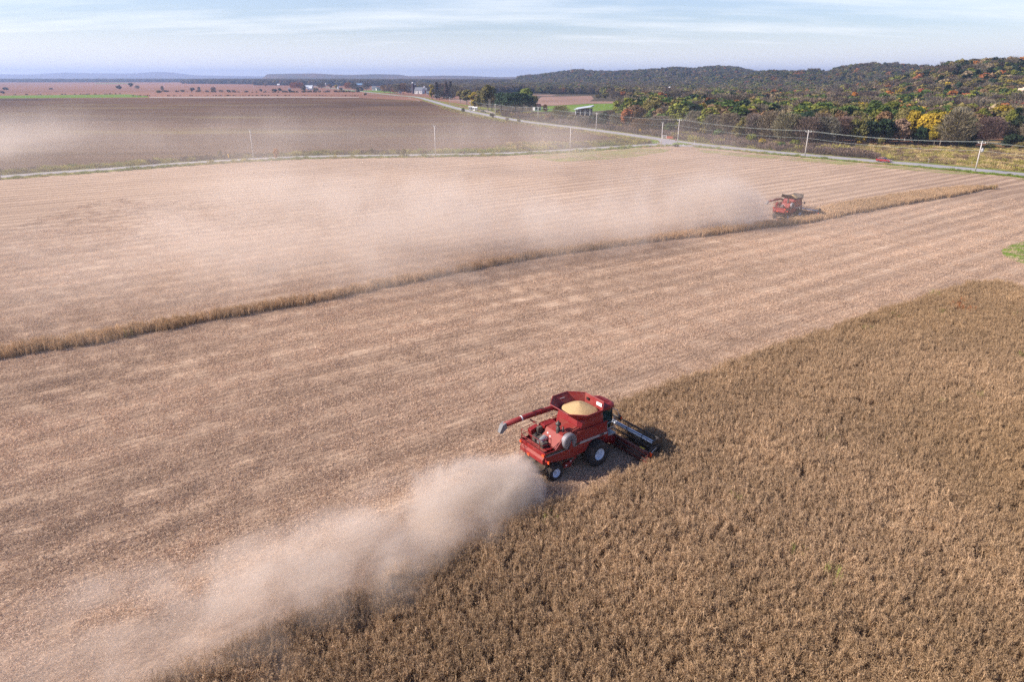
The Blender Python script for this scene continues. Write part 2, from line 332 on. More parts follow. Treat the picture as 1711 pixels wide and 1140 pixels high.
left_road = smooth_line([(-420, -60), (-215, 135)] + [G(u, v) for u, v in [(0, 295.5), (100, 288), (201, 281), (300, 273.3), (430, 265.5), (530, 261.5), (681, 259.4), (780, 257.8), (860, 255.5), (943, 251), (1036, 244.8), (1085, 242), (1103, 240.8)]] + [(66.5, 300.5)])
main_road = smooth_line([(-640, 2350), G(596, 151.6), G(656, 158.4), G(694, 161.7), G(719, 168), G(757, 179), G(807, 190.6), G(875, 202.6), G(960, 213), G(1036, 223), G(1101, 232.3), G(1161, 240.6), G(1290, 254), G(1462, 269.3), G(1536, 275.2), G(1711, 292), (177, 152), (215, 70), (250, -60)])
i_l = 20
# main stubble field: everything between the camera and the two roads
sheet('stubble_field', [(-400, -150)] + [tuple(p) for p in offset_line(left_road, -5)[2:-4]] + [tuple(p) for p in offset_line(main_road, -5)[64:]] + [(250, -150)], 0.012, M['stubble'])
sheet('ploughed_field', [(-1500, -60), (-420, -40)] + [tuple(p) for p in offset_line(left_road, 7)[2:-12]] + [tuple(p) for p in reversed(offset_line(main_road, -10)[24:56])] + [G(600, 163.2), G(250, 163.8), G(0, 164), (-1500, 980)], 0.020, M['plough'])
ribbon('verge', left_road, -7.5, 8.0, 0.030, M['verge'], ragged=0.8)
ribbon('verge', main_road, -8.0, 9.0, 0.034, M['verge'], ragged=0.8)
ribbon('road', left_road, -3.0, 3.0, 0.060, M['road'])
ribbon('road', main_road, -3.8, 3.8, 0.066, M['road'])
sheet('road', [G(*p) for p in [(1085, 243.6), (1096, 241), (1103.8, 238.5), (1100, 234.8), (1095, 232), (1125, 235.5), (1160, 240.5), (1195, 245), (1165, 245.2), (1130, 244.2)]], 0.072, M['road'])
sheet('traffic_island_grass', [G(*p) for p in [(1122, 240.6), (1128, 238.6), (1137, 238.2), (1158, 241), (1152, 241.6), (1136, 242), (1126, 241.8)]], 0.080, M['lawn'])
sheet('corner_grass', [G(*p) for p in [(1066, 241.2), (1080, 233), (1092, 234.6), (1101, 237.2), (1099, 239), (1090, 240.2)]], 0.084, M['lawn'])
ribbon('verge', offset_line(left_road, -5.6)[58:84], -2.0, 2.2, 0.040, M['lawn'], ragged=0.5)
ribbon('verge', offset_line(main_road, -6.0)[66:98], -1.2, 1.4, 0.042, M['lawn'], ragged=0.3)
# green tinge in the corner of the stubble and the grass waterway at the right edge
m, t, b = new_mat('green_regrowth'); co = objco(t)
ggc = ramp(t, noise(t, co, 0.35, 5, 0.7), [(0.35, (0.20, 0.22, 0.04)), (0.65, (0.40, 0.34, 0.13))])
t.links.new(ggc, b.inputs['Base Color']); b.inputs['Roughness'].default_value = 0.95
mk = ramp(t, noise(t, mapping(t, co, scale=(1, 1.3, 1)), 0.09, 6, 0.75), [(0.42, (0, 0, 0)), (0.56, (0.85,) * 3)])
t.links.new(mk, b.inputs['Alpha']); M['regrowth'] = m
sheet('green_regrowth', [G(*p) for p in [(880, 262), (930, 256), (1000, 250), (1090, 247.5), (1125, 249), (1110, 254), (1060, 262), (1000, 268), (930, 270)]], 0.024, M['regrowth'])
sheet('green_regrowth', [G(*p) for p in [(1160, 249), (1300, 261), (1480, 275), (1711, 297), (1711, 301), (1480, 281), (1300, 267), (1180, 256)]], 0.024, M['regrowth'])
sheet('grass_patch', [G(*p) for p in [(1673, 419), (1683, 412), (1700, 406), (1725, 402), (1770, 404), (1780, 470), (1740, 450), (1711, 441), (1690, 434), (1676, 426)]], 0.030, M['lawn'])
# land right of the main road
ml = offset_line(main_road, 8.2)
sheet('brush_ground', [tuple(p) for p in ml[37:76]] + [G(1350, 247), G(1300, 238), (400, 420), (1500, 900), (2600, 3000), (300, 3000), G(840, 140), G(800, 160), G(800, 178), G(812, 188)], 0.016, M['brush_floor'])
sheet('pasture', [tuple(p) for p in ml[79:]] + [(600, -60), (600, 260), G(1711, 249), G(1600, 246), G(1500, 243.6), G(1440, 242.5), G(1385, 245), G(1350, 248), G(1330, 254)], 0.028, M['rough'])
sheet('tan_field', [G(*p) for p in [(888, 176), (905, 161.2), (988, 160), (992, 165), (985, 169), (1062, 169.5), (1055, 172), (985, 173), (930, 176)]], 0.040, M['tan_field'])
sheet('tan_field', [G(*p) for p in [(884, 157.8), (930, 158), (920, 160), (890, 160)]], 0.05, M['tan_field'])
sheet('meadow', [G(*p) for p in [(900, 178), (930, 176.3), (985, 173.4), (1062, 172), (1068, 176), (1040, 182), (990, 186), (940, 187), (890, 186)]], 0.044, M['lawn'])
sheet('meadow', [G(*p) for p in [(1108, 184), (1118, 178), (1140, 177.5), (1148, 184), (1130, 190), (1112, 190)]], 0.044, M['lawn'])
sheet('tan_field', [G(*p) for p in [(1104, 178), (1112, 174), (1142, 175), (1142, 177.5), (1118, 178)]], 0.05, M['tan_field'])
sheet('meadow', [G(*p) for p in [(1624, 238), (1632, 233), (1660, 233), (1700, 236), (1740, 238), (1740, 246), (1670, 243)]], 0.044, M['rough'])
sheet('meadow', [G(*p) for p in [(1300, 184), (1306, 181), (1330, 181), (1332, 188), (1302, 189)]], 0.044, M['lawn'])
sheet('meadow', [G(*p) for p in [(560, 151), (640, 150.5), (668, 156), (640, 154.5), (600, 152.6)]], 0.044, M['lawn'])
sheet('meadow', [G(*p) for p in [(720, 166.5), (800, 178), (885, 188), (900, 196), (880, 200), (812, 186), (760, 174)]], 0.038, M['verge'])
sheet('tan_field', [G(*p) for p in [(736, 165), (790, 166), (800, 176), (770, 172)]], 0.05, M['tan_field'])
# fields beyond the dark one, far left
sheet('green_field', [G(*p) for p in [(-150, 160.6), (0, 159.6), (90, 158.6), (215, 157.4), (245, 160.2), (250, 162.4), (0, 164), (-150, 164.5)]], 0.05, M['lawn'])
sheet('farm_track', [G(*p) for p in [(250, 161.6), (420, 161), (520, 161.2), (600, 162), (600, 163), (500, 162.6), (400, 163), (250, 163)]], 0.06, M['gravel'])
sheet('green_field', [G(*p) for p in [(158, 139.2), (200, 138.7), (235, 139.2), (200, 139.8), (160, 139.8)]], 0.3, M['lawn'])
sheet('farm_track', [G(*p) for p in [(683, 163), (700, 168), (702, 169.4), (692, 165.8), (682, 163.5)]], 0.05, M['gravel'])
sheet('driveway', [G(*p) for p in [(800, 184.2), (812, 183.7), (824, 187.4), (828, 190.2), (818, 188), (803, 185.6)]], 0.09, M['gravel'])

# ================================================================ hills
def forest_floor(name, a, b_, c_, s=0.03):
    m, t, b = new_mat(name); co = objco(t); n = noise(t, co, s, 6, 0.75); n2 = noise(t, co, s * 0.12, 3, 0.6)
    t.links.new(ramp(t, math_(t, 'MULTIPLY_ADD', n2, 0.4, math_(t, 'MULTIPLY', n, 0.6)), [(0.36, a), (0.5, b_), (0.62, c_)]), b.inputs['Base Color']); b.inputs['Roughness'].default_value = 1.0
    bump(t, b, n, 1.0, 6.0); return m
M['hill_near'] = forest_floor('hill_floor', (0.03, 0.028, 0.018), (0.07, 0.05, 0.035), (0.11, 0.085, 0.055))
M['hill_far'] = forest_floor('far_hill_woods', (0.035, 0.04, 0.03), (0.085, 0.058, 0.042), (0.17, 0.09, 0.05), 0.02)
HILLS = []
def skyline(tab, u): return np.interp(u, [p[0] for p in tab], [p[1] for p in tab])
def hill_z(h, X, Y):
    """height of one hill at (X, Y): its ridge line is given by bearing, foot and ridge by distance"""
    a = X / np.maximum(Y, 1) ; fw = h['fw']; u = 855.5 + FPX * a * fw
    v = skyline(h['tab'], u); dn = np.sin(PIT) + (v - 570) / FPX * np.cos(PIT); f_ = np.cos(PIT) - (v - 570) / FPX * np.sin(PIT)
    yr = skyline(h['ridge'], u); yf = skyline(h['foot'], u)
    top = np.maximum(CAM_H - dn / f_ * yr - h['tree'], 0.0)
    s = np.clip((Y - yf) / (yr - yf), 0, 1.0); s = s * s * (3 - 2 * s)
    bk = np.clip((Y - yr) / (h['back']), 0, 1); bk = 1 - 0.75 * bk * bk * (3 - 2 * bk)
    g = 0.5 + 0.5 * np.sin(X * h['gf'] + 1.7 * np.sin(Y * h['gf'] * 0.8) + h['ph'])
    return top * s * bk * (1 - 0.28 * g * np.sin(np.pi * s) ** 2)
def hill(name, tab, ridge, foot, back, tree, u0, u1, n, m_, mat, gf, ph, fwv=130):
    h = dict(tab=tab, ridge=ridge, foot=foot, back=back, tree=tree, gf=gf, ph=ph, fw=ray(0, fwv)[2]); HILLS.append(h)
    us = np.linspace(u0, u1, n); V = []
    for k in range(m_):
        s = k / (m_ - 1)
        yf = skyline(foot, us); yr = skyline(ridge, us); Y = yf + (yr + back - yf) * s; X = (us - 855.5) / FPX / h['fw'] * Y
        Z = hill_z(h, X, Y) - 0.4; V.append(np.stack([X, Y, Z], 1))
    V = np.concatenate(V); F = [(k * n + i, k * n + i + 1, (k + 1) * n + i + 1, (k + 1) * n + i) for k in range(m_ - 1) for i in range(n - 1)]
    me = mesh_np(name, V, F, mat); me.shade_smooth(); o = bpy.data.objects.new(name, me); COL.objects.link(o); o['kind'] = 'structure'; return h
h1 = hill('hill', [(1290, 168), (1330, 160), (1400, 149), (1450, 140), (1500, 129), (1530, 122), (1560, 113.5), (1580, 107), (1600, 103.5), (1640, 100), (1680, 99), (1711, 101), (1800, 104), (2100, 112), (2400, 125)],
          [(1290, 1000), (1500, 860), (1711, 760), (2300, 700)], [(1290, 800), (1450, 560), (1600, 450), (1711, 420), (2300, 380)], 260, 11, 1290, 2300, 90, 40, M['hill_near'], 0.021, 0.4)
h2 = hill('hill', [(1180, 150), (1230, 132), (1262, 122), (1290, 118), (1317, 120.6), (1357, 117.5), (1381, 120.4), (1400, 112), (1438, 107.6), (1475, 106.6), (1524, 109.5), (1580, 115), (1650, 116), (1800, 120), (2300, 128)],
          [(1180, 1650), (2300, 1450)], [(1180, 1250), (1400, 1050), (2300, 900)], 500, 12, 1180, 2300, 90, 34, M['hill_near'], 0.012, 2.0)
h3 = hill('hill', [(820, 131), (860, 127.7), (898, 125), (935, 120), (960, 116.6), (983, 118), (1010, 119.7), (1036, 119), (1086, 116.4), (1124, 112.7), (1161, 114.7), (1197, 110.6), (1232, 112.7), (1262, 120), (1290, 118.4), (1400, 121), (1700, 126)],
          [(820, 3000), (1000, 2500), (1700, 2300)], [(820, 2200), (1000, 1700), (1200, 1450), (1700, 1400)], 900, 12, 815, 1700, 120, 40, M['hill_near'], 0.008, 1.0)
h4 = hill('hill', [(430, 134), (437, 130.5), (447, 122.8), (480, 122), (525, 121.4), (560, 123.4), (581, 124), (631, 122.7), (664, 123.2), (684, 126), (744, 125), (782, 125.7), (832, 127.7), (900, 127), (1000, 128), (1100, 130)],
          [(430, 5600), (1100, 5600)], [(430, 4600), (1100, 4600)], 1500, 3, 430, 1100, 120, 16, M['hill_far'], 0.0045, 0.0)
h5 = hill('hill', [(-300, 127), (-100, 124), (0, 123.2), (50, 123.8), (108, 120.4), (156, 121.5), (221, 122), (264, 119.2), (285, 120), (327, 125), (430, 126.6), (520, 128)],
          [(-300, 12500), (520, 12500)], [(-300, 9500), (520, 9500)], 2500, 3, -300, 520, 120, 14, M['hill_far'], 0.0018, 0.0)
def terrain(X, Y):
    X = np.atleast_1d(np.asarray(X, float)); Y = np.atleast_1d(np.asarray(Y, float)); z = np.zeros(len(X))
    for h, u0 in ((h1, 1290), (h2, 1180), (h3, 815)):
        u = 855.5 + FPX * X / np.maximum(Y, 1) * h['fw']; yr = skyline(h['ridge'], u)
        zz = np.where((u > u0) & (Y < yr + h['back']), hill_z(h, X, Y), 0); z = np.maximum(z, zz)
    return z

# ================================================================ soybeans still standing, and the chopped litter on the stubble
def straw_strips(rng, n, cx, cy, base, top, spread, wid, lean=0.25):
    """n thin blades rising from near (cx, cy)"""
    p0 = np.stack([cx + rng.normal(0, spread, n), cy + rng.normal(0, spread, n), np.full(n, base)], 1)
    a = rng.uniform(0, 6.283, n); l = rng.uniform(0, lean, n); h = rng.uniform(0.7, 1.1, n) * top
    p1 = p0 + np.stack([np.cos(a) * l, np.sin(a) * l, h], 1); return p0, p1
def strips_mesh(name, P0, P1, W, mat, rng):
    n = len(P0); d = P1 - P0; s = np.cross(d, rng.normal(size=(n, 3))); s /= np.linalg.norm(s, axis=1)[:, None] + 1e-9; s *= (np.asarray(W) / 2).reshape(-1, 1)
    V = np.stack([P0 - s, P0 + s, P1 + s * 0.7, P1 - s * 0.7], 1).reshape(-1, 3); F = np.arange(4 * n).reshape(n, 4); return mesh_np(name, V, F, mat)
M['bean'] = tinted_leaf('dry_soybean_plant', 'inst', vary=0.5, transl=0.2, nscale=5.0)
M['straw'] = tinted_leaf('chopped_straw', 'inst', vary=0.5, transl=0.1, nscale=6.0)
def bean_clump(i):
    rng = np.random.default_rng(100 + i); A = []; B = []; Wd = []
    for k in range(12):
        cx, cy = rng.uniform(-0.42, 0.42, 2); H = rng.uniform(0.68, 1.06); ln = rng.normal(0, 0.06, 2)
        top = np.array([cx + ln[0], cy + ln[1], H]); bt = np.array([cx, cy, 0.0]); A.append(bt); B.append(top); Wd.append(0.032)
        for q in range(9):                                                  # side branches
            f = rng.uniform(0.15, 0.95); p = bt + (top - bt) * f; a = rng.uniform(0, 6.283); l = rng.uniform(0.06, 0.17) * (1.2 - 0.5 * f)
            e = p + np.array([math.cos(a) * l, math.sin(a) * l, rng.uniform(0.08, 0.30)]); A.append(p); B.append(e); Wd.append(0.013)
        for q in range(26):                                                 # pods along the stem
            f = rng.uniform(0.12, 1.05); p = bt + (top - bt) * f + rng.normal(0, 0.038, 3); d = rng.normal(0, 1, 3); d[2] = abs(d[2]) * 0.6; d /= np.linalg.norm(d)
            A.append(p); B.append(p + d * rng.uniform(0.05, 0.11)); Wd.append(rng.uniform(0.010, 0.020))
    return strips_mesh('bean_clump', np.array(A), np.array(B), Wd, M['bean'], rng)
def litter_clump(i):
    rng = np.random.default_rng(200 + i); n = 120; p = np.stack([rng.uniform(-0.75, 0.75, n), rng.uniform(-0.75, 0.75, n), rng.uniform(0.015, 0.07, n)], 1)
    a = rng.normal(0, 0.7, n); l = rng.uniform(0.06, 0.20, n); q = p + np.stack([np.cos(a) * l, np.sin(a) * l, rng.normal(0.02, 0.045, n)], 1)
    q[:, 2] = np.maximum(q[:, 2], 0.015); wd = list(rng.uniform(0.010, 0.022, n)); A = list(p); B = list(q)
    for k in range(26):                                                     # cut stalks in rows
        y = (k % 4) * 0.38 - 0.57; x = rng.uniform(-0.75, 0.75); s = np.array([x, y + rng.normal(0, 0.03), 0.0]); A.append(s); B.append(s + np.array([rng.normal(0.03, 0.04), rng.normal(0, 0.03), rng.uniform(0.06, 0.15)])); wd.append(0.018)
    return strips_mesh('litter_clump', np.array(A), np.array(B), wd, M['straw'], rng)
beans = [bean_clump(i) for i in range(8)]; litter = [litter_clump(i) for i in range(6)]

crop_poly = [dn2w(-45, 28.9), dn2w(34.9, 28.9), dn2w(34.9, 37.2), dn2w(60, 37.2), dn2w(101.5, 35.6), G(1665, 476), G(1711, 489), G(1800, 512), G(1990, 580), (118, 60), (118, -25), (10, -25)]
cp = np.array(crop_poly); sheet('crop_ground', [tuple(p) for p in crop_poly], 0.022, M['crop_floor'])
S_LO = [(-140, 632), (0, 601.5), (168, 574), (337, 540), (505, 510.6), (632, 485), (738, 462), (909, 429.5), (1023, 414.3), (1118, 401.5), (1194, 393.4), (1270, 382), (1350, 373.6), (1430, 357), (1500, 344), (1600, 327), (1640, 318), (1664, 314)]
S_HI = [(-140, 600), (0, 573), (168, 549), (337, 520), (505, 492), (632, 464.5), (738, 447), (909, 415), (1023, 400.5), (1118, 388), (1194, 379), (1270, 369), (1325, 363.2), (1362, 352), (1372, 343.5), (1430, 333), (1500, 321.5), (1580, 311.5), (1640, 309), (1664, 311)]
strip_poly = [G(*p) for p in S_LO] + [G(u, v, 0.9) for u, v in reversed(S_HI)]
us = np.linspace(-140, 1662, 90); lo_ = [G(u, np.interp(u, [p[0] for p in S_LO], [p[1] for p in S_LO])) for u in us]; hi_ = [G(u, np.interp(u, [p[0] for p in S_HI], [p[1] for p in S_HI]), 0.9) for u in us]
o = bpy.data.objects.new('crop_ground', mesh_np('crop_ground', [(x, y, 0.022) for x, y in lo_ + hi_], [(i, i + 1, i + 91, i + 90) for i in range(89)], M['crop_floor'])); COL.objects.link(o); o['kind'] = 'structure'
def rows_fill(poly, dens, jit=0.10, row=0.55, rng=RNG):
    P = np.array(poly); d = P @ DV; n = P @ NV; out_ = []
    for r_ in np.arange(n.min(), n.max(), row):
        k = int((d.max() - d.min()) * dens * row); dd = rng.uniform(d.min(), d.max(), k); nn = r_ + rng.normal(0, jit, k); out_.append(np.outer(dd, DV) + np.outer(nn, NV))
    Q = np.concatenate(out_); return Q[inpoly(Q, poly)]
def vnoise(P, s, seed=0):
    rng = np.random.default_rng(seed); g = rng.uniform(0, 1, (64, 64)); x = P[:, 0] * s + 1000; y = P[:, 1] * s + 1000; i = np.floor(x).astype(int); j = np.floor(y).astype(int); fx = x - i; fy = y - j
    fx = fx * fx * (3 - 2 * fx); fy = fy * fy * (3 - 2 * fy); q = lambda a, b_: g[a % 64, b_ % 64]
    return (q(i, j) * (1 - fx) + q(i + 1, j) * fx) * (1 - fy) + (q(i, j + 1) * (1 - fx) + q(i + 1, j + 1) * fx) * fy
def in_view(P, m_=6.0):
    u = P[:, 0] / (P[:, 1] * math.cos(PIT) + CAM_H * math.sin(PIT)) * FPX
    return (P[:, 1] > 16) & (np.abs(u) < 856 + m_ * 30)
def plant(name, Q, label, seed, shade=1.0):
    n = len(Q); rng = np.random.default_rng(seed); v1 = vnoise(Q, 0.22, 1); v2 = vnoise(Q, 0.05, 2); v3 = vnoise(Q, 0.9, 3)
    base = np.array([0.445, 0.308, 0.192]) * shade; k = (0.95 + 0.16 * v1 + 0.06 * v3 + rng.normal(0, 0.10, n))[:, None]
    c = base * k; gold = np.clip(v2 * 1.6 - 0.5, 0, 1)[:, None]; c = c * (1 - 0.5 * gold) + np.array([0.34, 0.22, 0.105]) * k * 0.5 * gold
    gr = (rng.random(n) < 0.0012); c[gr] = [0.27, 0.27, 0.08]; rp = G(1606, 514, .6); rd = rng.random(n) < np.exp(-((Q[:, 0] - rp[0]) ** 2 + (Q[:, 1] - rp[1]) ** 2) / 5.0) * .12; c[rd] = c[rd] * [1.1, 0.62, 0.42]
    s = rng.uniform(0.88, 1.10, n) * (0.90 + 0.16 * v1); sc_ = np.stack([s * 1.1, s * 1.1, s * rng.uniform(0.8, 1.12, n)], 1)
    lodge = np.clip((vnoise(Q, 0.16, 5) - 0.62) * 3, 0, 1); rx = rng.normal(0.0, 0.10, n) + lodge * rng.normal(0.25, 0.45, n); k2 = (1 + 0.12 * lodge)[:, None]; c = c * k2
    rot = np.stack([rx, rng.normal(0, 0.10, n), rng.uniform(0, 6.283, n)], 1)
    return scatter(name, np.column_stack([Q, np.full(n, 0.02)]), beans, rot, sc_, np.clip(c, 0, 1), label, 'crop')
Q = rows_fill(crop_poly, 6.6); Q = Q[in_view(Q)]
plant('soybean_crop', Q, 'brown ripe soybeans still standing in the foreground right of the near combine', 11)
Q2 = rows_fill(strip_poly, 4.5, rng=np.random.default_rng(5)); Q2 = Q2[in_view(Q2, 20)]
plant('soybean_crop', Q2, 'long narrow strip of uncut brown soybeans running up to the far combine', 12, 1.25)
# litter
nL = 60000; rng = np.random.default_rng(21); P = np.stack([rng.uniform(-95, 130, nL), 14 + 146 * rng.random(nL) ** 1.25], 1)
P = P[in_view(P)]; P = P[~inpoly(P, crop_poly) & ~inpoly(P, strip_poly)]
keep = rng.random(len(P)) < np.clip(1.25 - P[:, 1] / 150, 0.15, 1) ; P = P[keep]; n = len(P)
br = vnoise(P @ np.stack([DV, NV], 1) * [0.15, 1.0], 0.22, 33)
k = (0.76 + 0.28 * br + rng.normal(0, 0.08, n))[:, None]; c = np.clip(np.array([0.66, 0.475, 0.345]) * k, 0, 0.9)
scatter('straw_litter', np.column_stack([P, np.full(n, 0.015)]), litter, np.stack([np.zeros(n), np.zeros(n), HD + rng.normal(0, 0.12, n) + (rng.random(n) < .5) * math.pi], 1), np.ones((n, 3)) * rng.uniform(0.8, 1.25, (n, 1)), c, 'chopped pale straw and short stalks littering the harvested field', 'straw')

# ================================================================ trees: individual ones near, woods beyond
M['leaf'] = tinted_leaf('tree_leaves', 'obj', vary=0.28, transl=0.3, nscale=0.35)
M['twig'] = tinted_leaf('bare_twigs', 'obj', vary=0.25, transl=0.0, nscale=0.5)
M['leaf_wood'] = tinted_leaf('wood_leaves', 'inst', vary=0.25, transl=0.25, nscale=0.3)
M['bark'] = plain('bark', (0.13, 0.105, 0.085), 0.9, vary=0.3)
def card(V, c, d, up, w, l):
    s = np.cross(d, up); s /= np.linalg.norm(s) + 1e-9
    V += [c - s * w / 2, c + s * w / 2, c + s * w / 2 + d * l, c - s * w / 2 + d * l]
def crown_mesh(kind, seed, n, mat, size):
    """leaf-sized faces filling the lobes of a crown; a unit tree is 12 m high"""
    rng = np.random.default_rng(seed); lob = []
    if kind in ('broad', 'spread', 'column', 'shrub'):
        H0, H1, W = dict(broad=(3.0, 11.4, 4.4), spread=(2.6, 11.0, 6.0), column=(1.6, 12, 2.9), shrub=(0.2, 11, 6.0))[kind]
        for i in range(22):
            f = rng.random(); z = H0 + (H1 - H0) * (0.12 + 0.80 * f); prof = math.sin(math.pi * (0.18 + 0.74 * f)) ** 0.7
            a = rng.uniform(0, 6.283); r = W * prof * rng.uniform(0.35, 0.78); rr = rng.uniform(0.22, 0.40) * W * (0.8 + 0.3 * prof)
            lob.append((np.array([r * math.cos(a), r * math.sin(a), z]), rr, rng.uniform(0.65, 0.95)))
        lob.append((np.array([rng.normal(0, .4), rng.normal(0, .4), H1 - W * 0.28]), W * 0.30, 0.9)); V = []
        wts = np.array([l[1] ** 2 for l in lob]); wts /= wts.sum()
        for i in rng.choice(len(lob), n, p=wts):
            c, rr, fl = lob[i]; d = rng.normal(size=3); d /= np.linalg.norm(d); q = c + d * rr * rng.uniform(0.72, 1.06) * np.array([1, 1, fl])
            if q[2] < 0.15: continue
            nn = d * 0.8 + rng.normal(0, 0.55, 3) + [0, 0, 0.25]; nn /= np.linalg.norm(nn); t_ = np.cross(nn, rng.normal(size=3)); t_ /= np.linalg.norm(t_)
            s = size * rng.uniform(0.6, 1.3); card(V, q - t_ * s / 2, t_, nn, s * 0.8, s)
    elif kind == 'bare':
        V = []; W = 4.6
        for i in range(n):
            a = rng.uniform(0, 6.283); f = rng.random() ** 0.8; z = 2.4 + 9.2 * f; prof = math.sin(math.pi * (0.14 + 0.74 * f)) ** 0.75
            r = W * prof * rng.random() ** 0.45 * (1 + 0.18 * math.sin(3 * a + seed) + 0.12 * math.sin(7 * a + f * 9)); q = np.array([r * math.cos(a), r * math.sin(a), z])
            d = np.array([math.cos(a) * 0.7, math.sin(a) * 0.7, 0.8]) + rng.normal(0, 0.45, 3); d /= np.linalg.norm(d); card(V, q, d, rng.normal(size=3), size * rng.uniform(0.10, 0.24), size * rng.uniform(1.2, 2.4))
    elif kind == 'conifer':
        V = []
        for i in range(n):
            f = rng.random() ** 1.25; z = 0.9 + 11.0 * f; a = rng.uniform(0, 6.283); lay = 0.75 + 0.25 * math.sin(z * 4.2 + seed); r = 3.1 * (1 - f) ** 0.85 * rng.uniform(0.55, 1.03) * lay + 0.1
            q = np.array([r * math.cos(a), r * math.sin(a), z]); d = np.array([math.cos(a), math.sin(a), -0.25]) + rng.normal(0, 0.35, 3); d /= np.linalg.norm(d); card(V, q, d, np.array([0, 0, 1]) + rng.normal(0, 0.5, 3), size * 0.7, size * rng.uniform(0.8, 1.4))
    elif kind == 'pine':
        V = []; cl = [(rng.uniform(0, 6.283), rng.uniform(0.3, 1.0)) for _ in range(26)]
        for i in range(n):
            a, f = cl[rng.integers(0, 26)]; z = 3.0 + 8.6 * f; r = 3.0 * (1.15 - f) * 0.9 + 0.5; c = np.array([r * math.cos(a) * 0.8, r * math.sin(a) * 0.8, z]); q = c + rng.normal(0, [0.95, 0.95, 0.42])
            d = rng.normal(size=3); d /= np.linalg.norm(d); card(V, q, d, rng.normal(size=3), size * 0.7, size)
    V = np.array(V).reshape(-1, 3); return mesh_np(kind + '_crown', V, np.arange(len(V)).reshape(-1, 4), mat)
def trunk_mesh(kind, seed):
    rng = random.Random(seed); mb = MB(); h = dict(broad=8.5, spread=7.5, column=10, shrub=3, bare=9.5, conifer=11.3, pine=11)[kind]; r0 = 0.30 if kind != 'shrub' else 0.12
    p = [(0, 0, -0.4), (0.05, 0, 0), (rng.uniform(-.2, .2), rng.uniform(-.2, .2), h * .4), (rng.uniform(-.4, .4), rng.uniform(-.4, .4), h * .75), (rng.uniform(-.5, .5), rng.uniform(-.5, .5), h)]
    mb.tube(p, [r0 * 1.3, r0, r0 * .75, r0 * .4, r0 * .1], 7)
    for i in range(dict(bare=16, conifer=0, pine=8).get(kind, 9)):
        z = h * rng.uniform(0.25, 0.85); a = rng.uniform(0, 6.283); l = rng.uniform(1.8, 4.2); c = [x * (z / h) for x in p[4][:2]]
        q = [(c[0], c[1], z), (c[0] + math.cos(a) * l * .5, c[1] + math.sin(a) * l * .5, z + l * .35), (c[0] + math.cos(a + .2) * l, c[1] + math.sin(a + .2) * l, z + l * .85)]; mb.tube(q, [r0 * .38, r0 * .22, r0 * .06], 5)
        if kind == 'bare':
            for s in (-1, 1):
                e = (q[1][0] + math.cos(a + s * .9) * l * .5, q[1][1] + math.sin(a + s * .9) * l * .5, q[1][2] + l * .5); mb.tube([q[1], e], [r0 * .18, r0 * .04], 4)
    me = bpy.data.meshes.new(kind + '_trunk'); me.from_pydata(mb.v, [], mb.f); me.materials.append(M['bark']); me.shade_smooth(); return me
PROTO = {}
for kind, cnt, n, size, key in (('broad', 4, 2600, 0.62, 'leaf'), ('spread', 2, 2900, 0.64, 'leaf'), ('column', 2, 2200, 0.55, 'leaf'), ('shrub', 3, 1700, 0.85, 'leaf'), ('bare', 4, 2600, 0.62, 'twig'), ('conifer', 2, 2400, 0.6, 'leaf'), ('pine', 2, 2400, 0.6, 'leaf')):
    PROTO[kind] = [(crown_mesh(kind, 10 * i + len(kind), n, M[key], size), trunk_mesh(kind, i + 3)) for i in range(cnt)]
TC = dict(gold=(0.36, 0.26, 0.03), yellowgreen=(0.19, 0.20, 0.035), green=(0.085, 0.125, 0.028), olive=(0.20, 0.165, 0.055), dark=(0.035, 0.055, 0.028), grey=(0.20, 0.165, 0.115), purple=(0.16, 0.118, 0.09),
          rust=(0.34, 0.13, 0.05), orange=(0.46, 0.19, 0.04), red=(0.34, 0.075, 0.04), tan=(0.34, 0.26, 0.15), brown=(0.22, 0.14, 0.075))
WORD = dict(gold='golden yellow', yellowgreen='yellow-green', green='bright green', olive='olive green', dark='dark green', grey='bare grey-brown', purple='bare purplish brown', rust='rust brown', orange='orange', red='red', tan='pale tan', brown='brown')
TREES = []     # x, y, z, height, width, kind, colour word, row, manual label
MANUAL = []
def T(u, vb, vt, wpx, kind, col, row, label=None, gap=True):
    x, y = G(u, vb); dep = y * math.cos(PIT) + CAM_H * math.sin(PIT); h = max(AT(u, vt, y)[2], 1.0); wd = wpx / FPX * dep
    TREES.append([x, y, 0.0, h, wd, kind, col, row, label]); MANUAL.append((x, y, wd * 0.5))
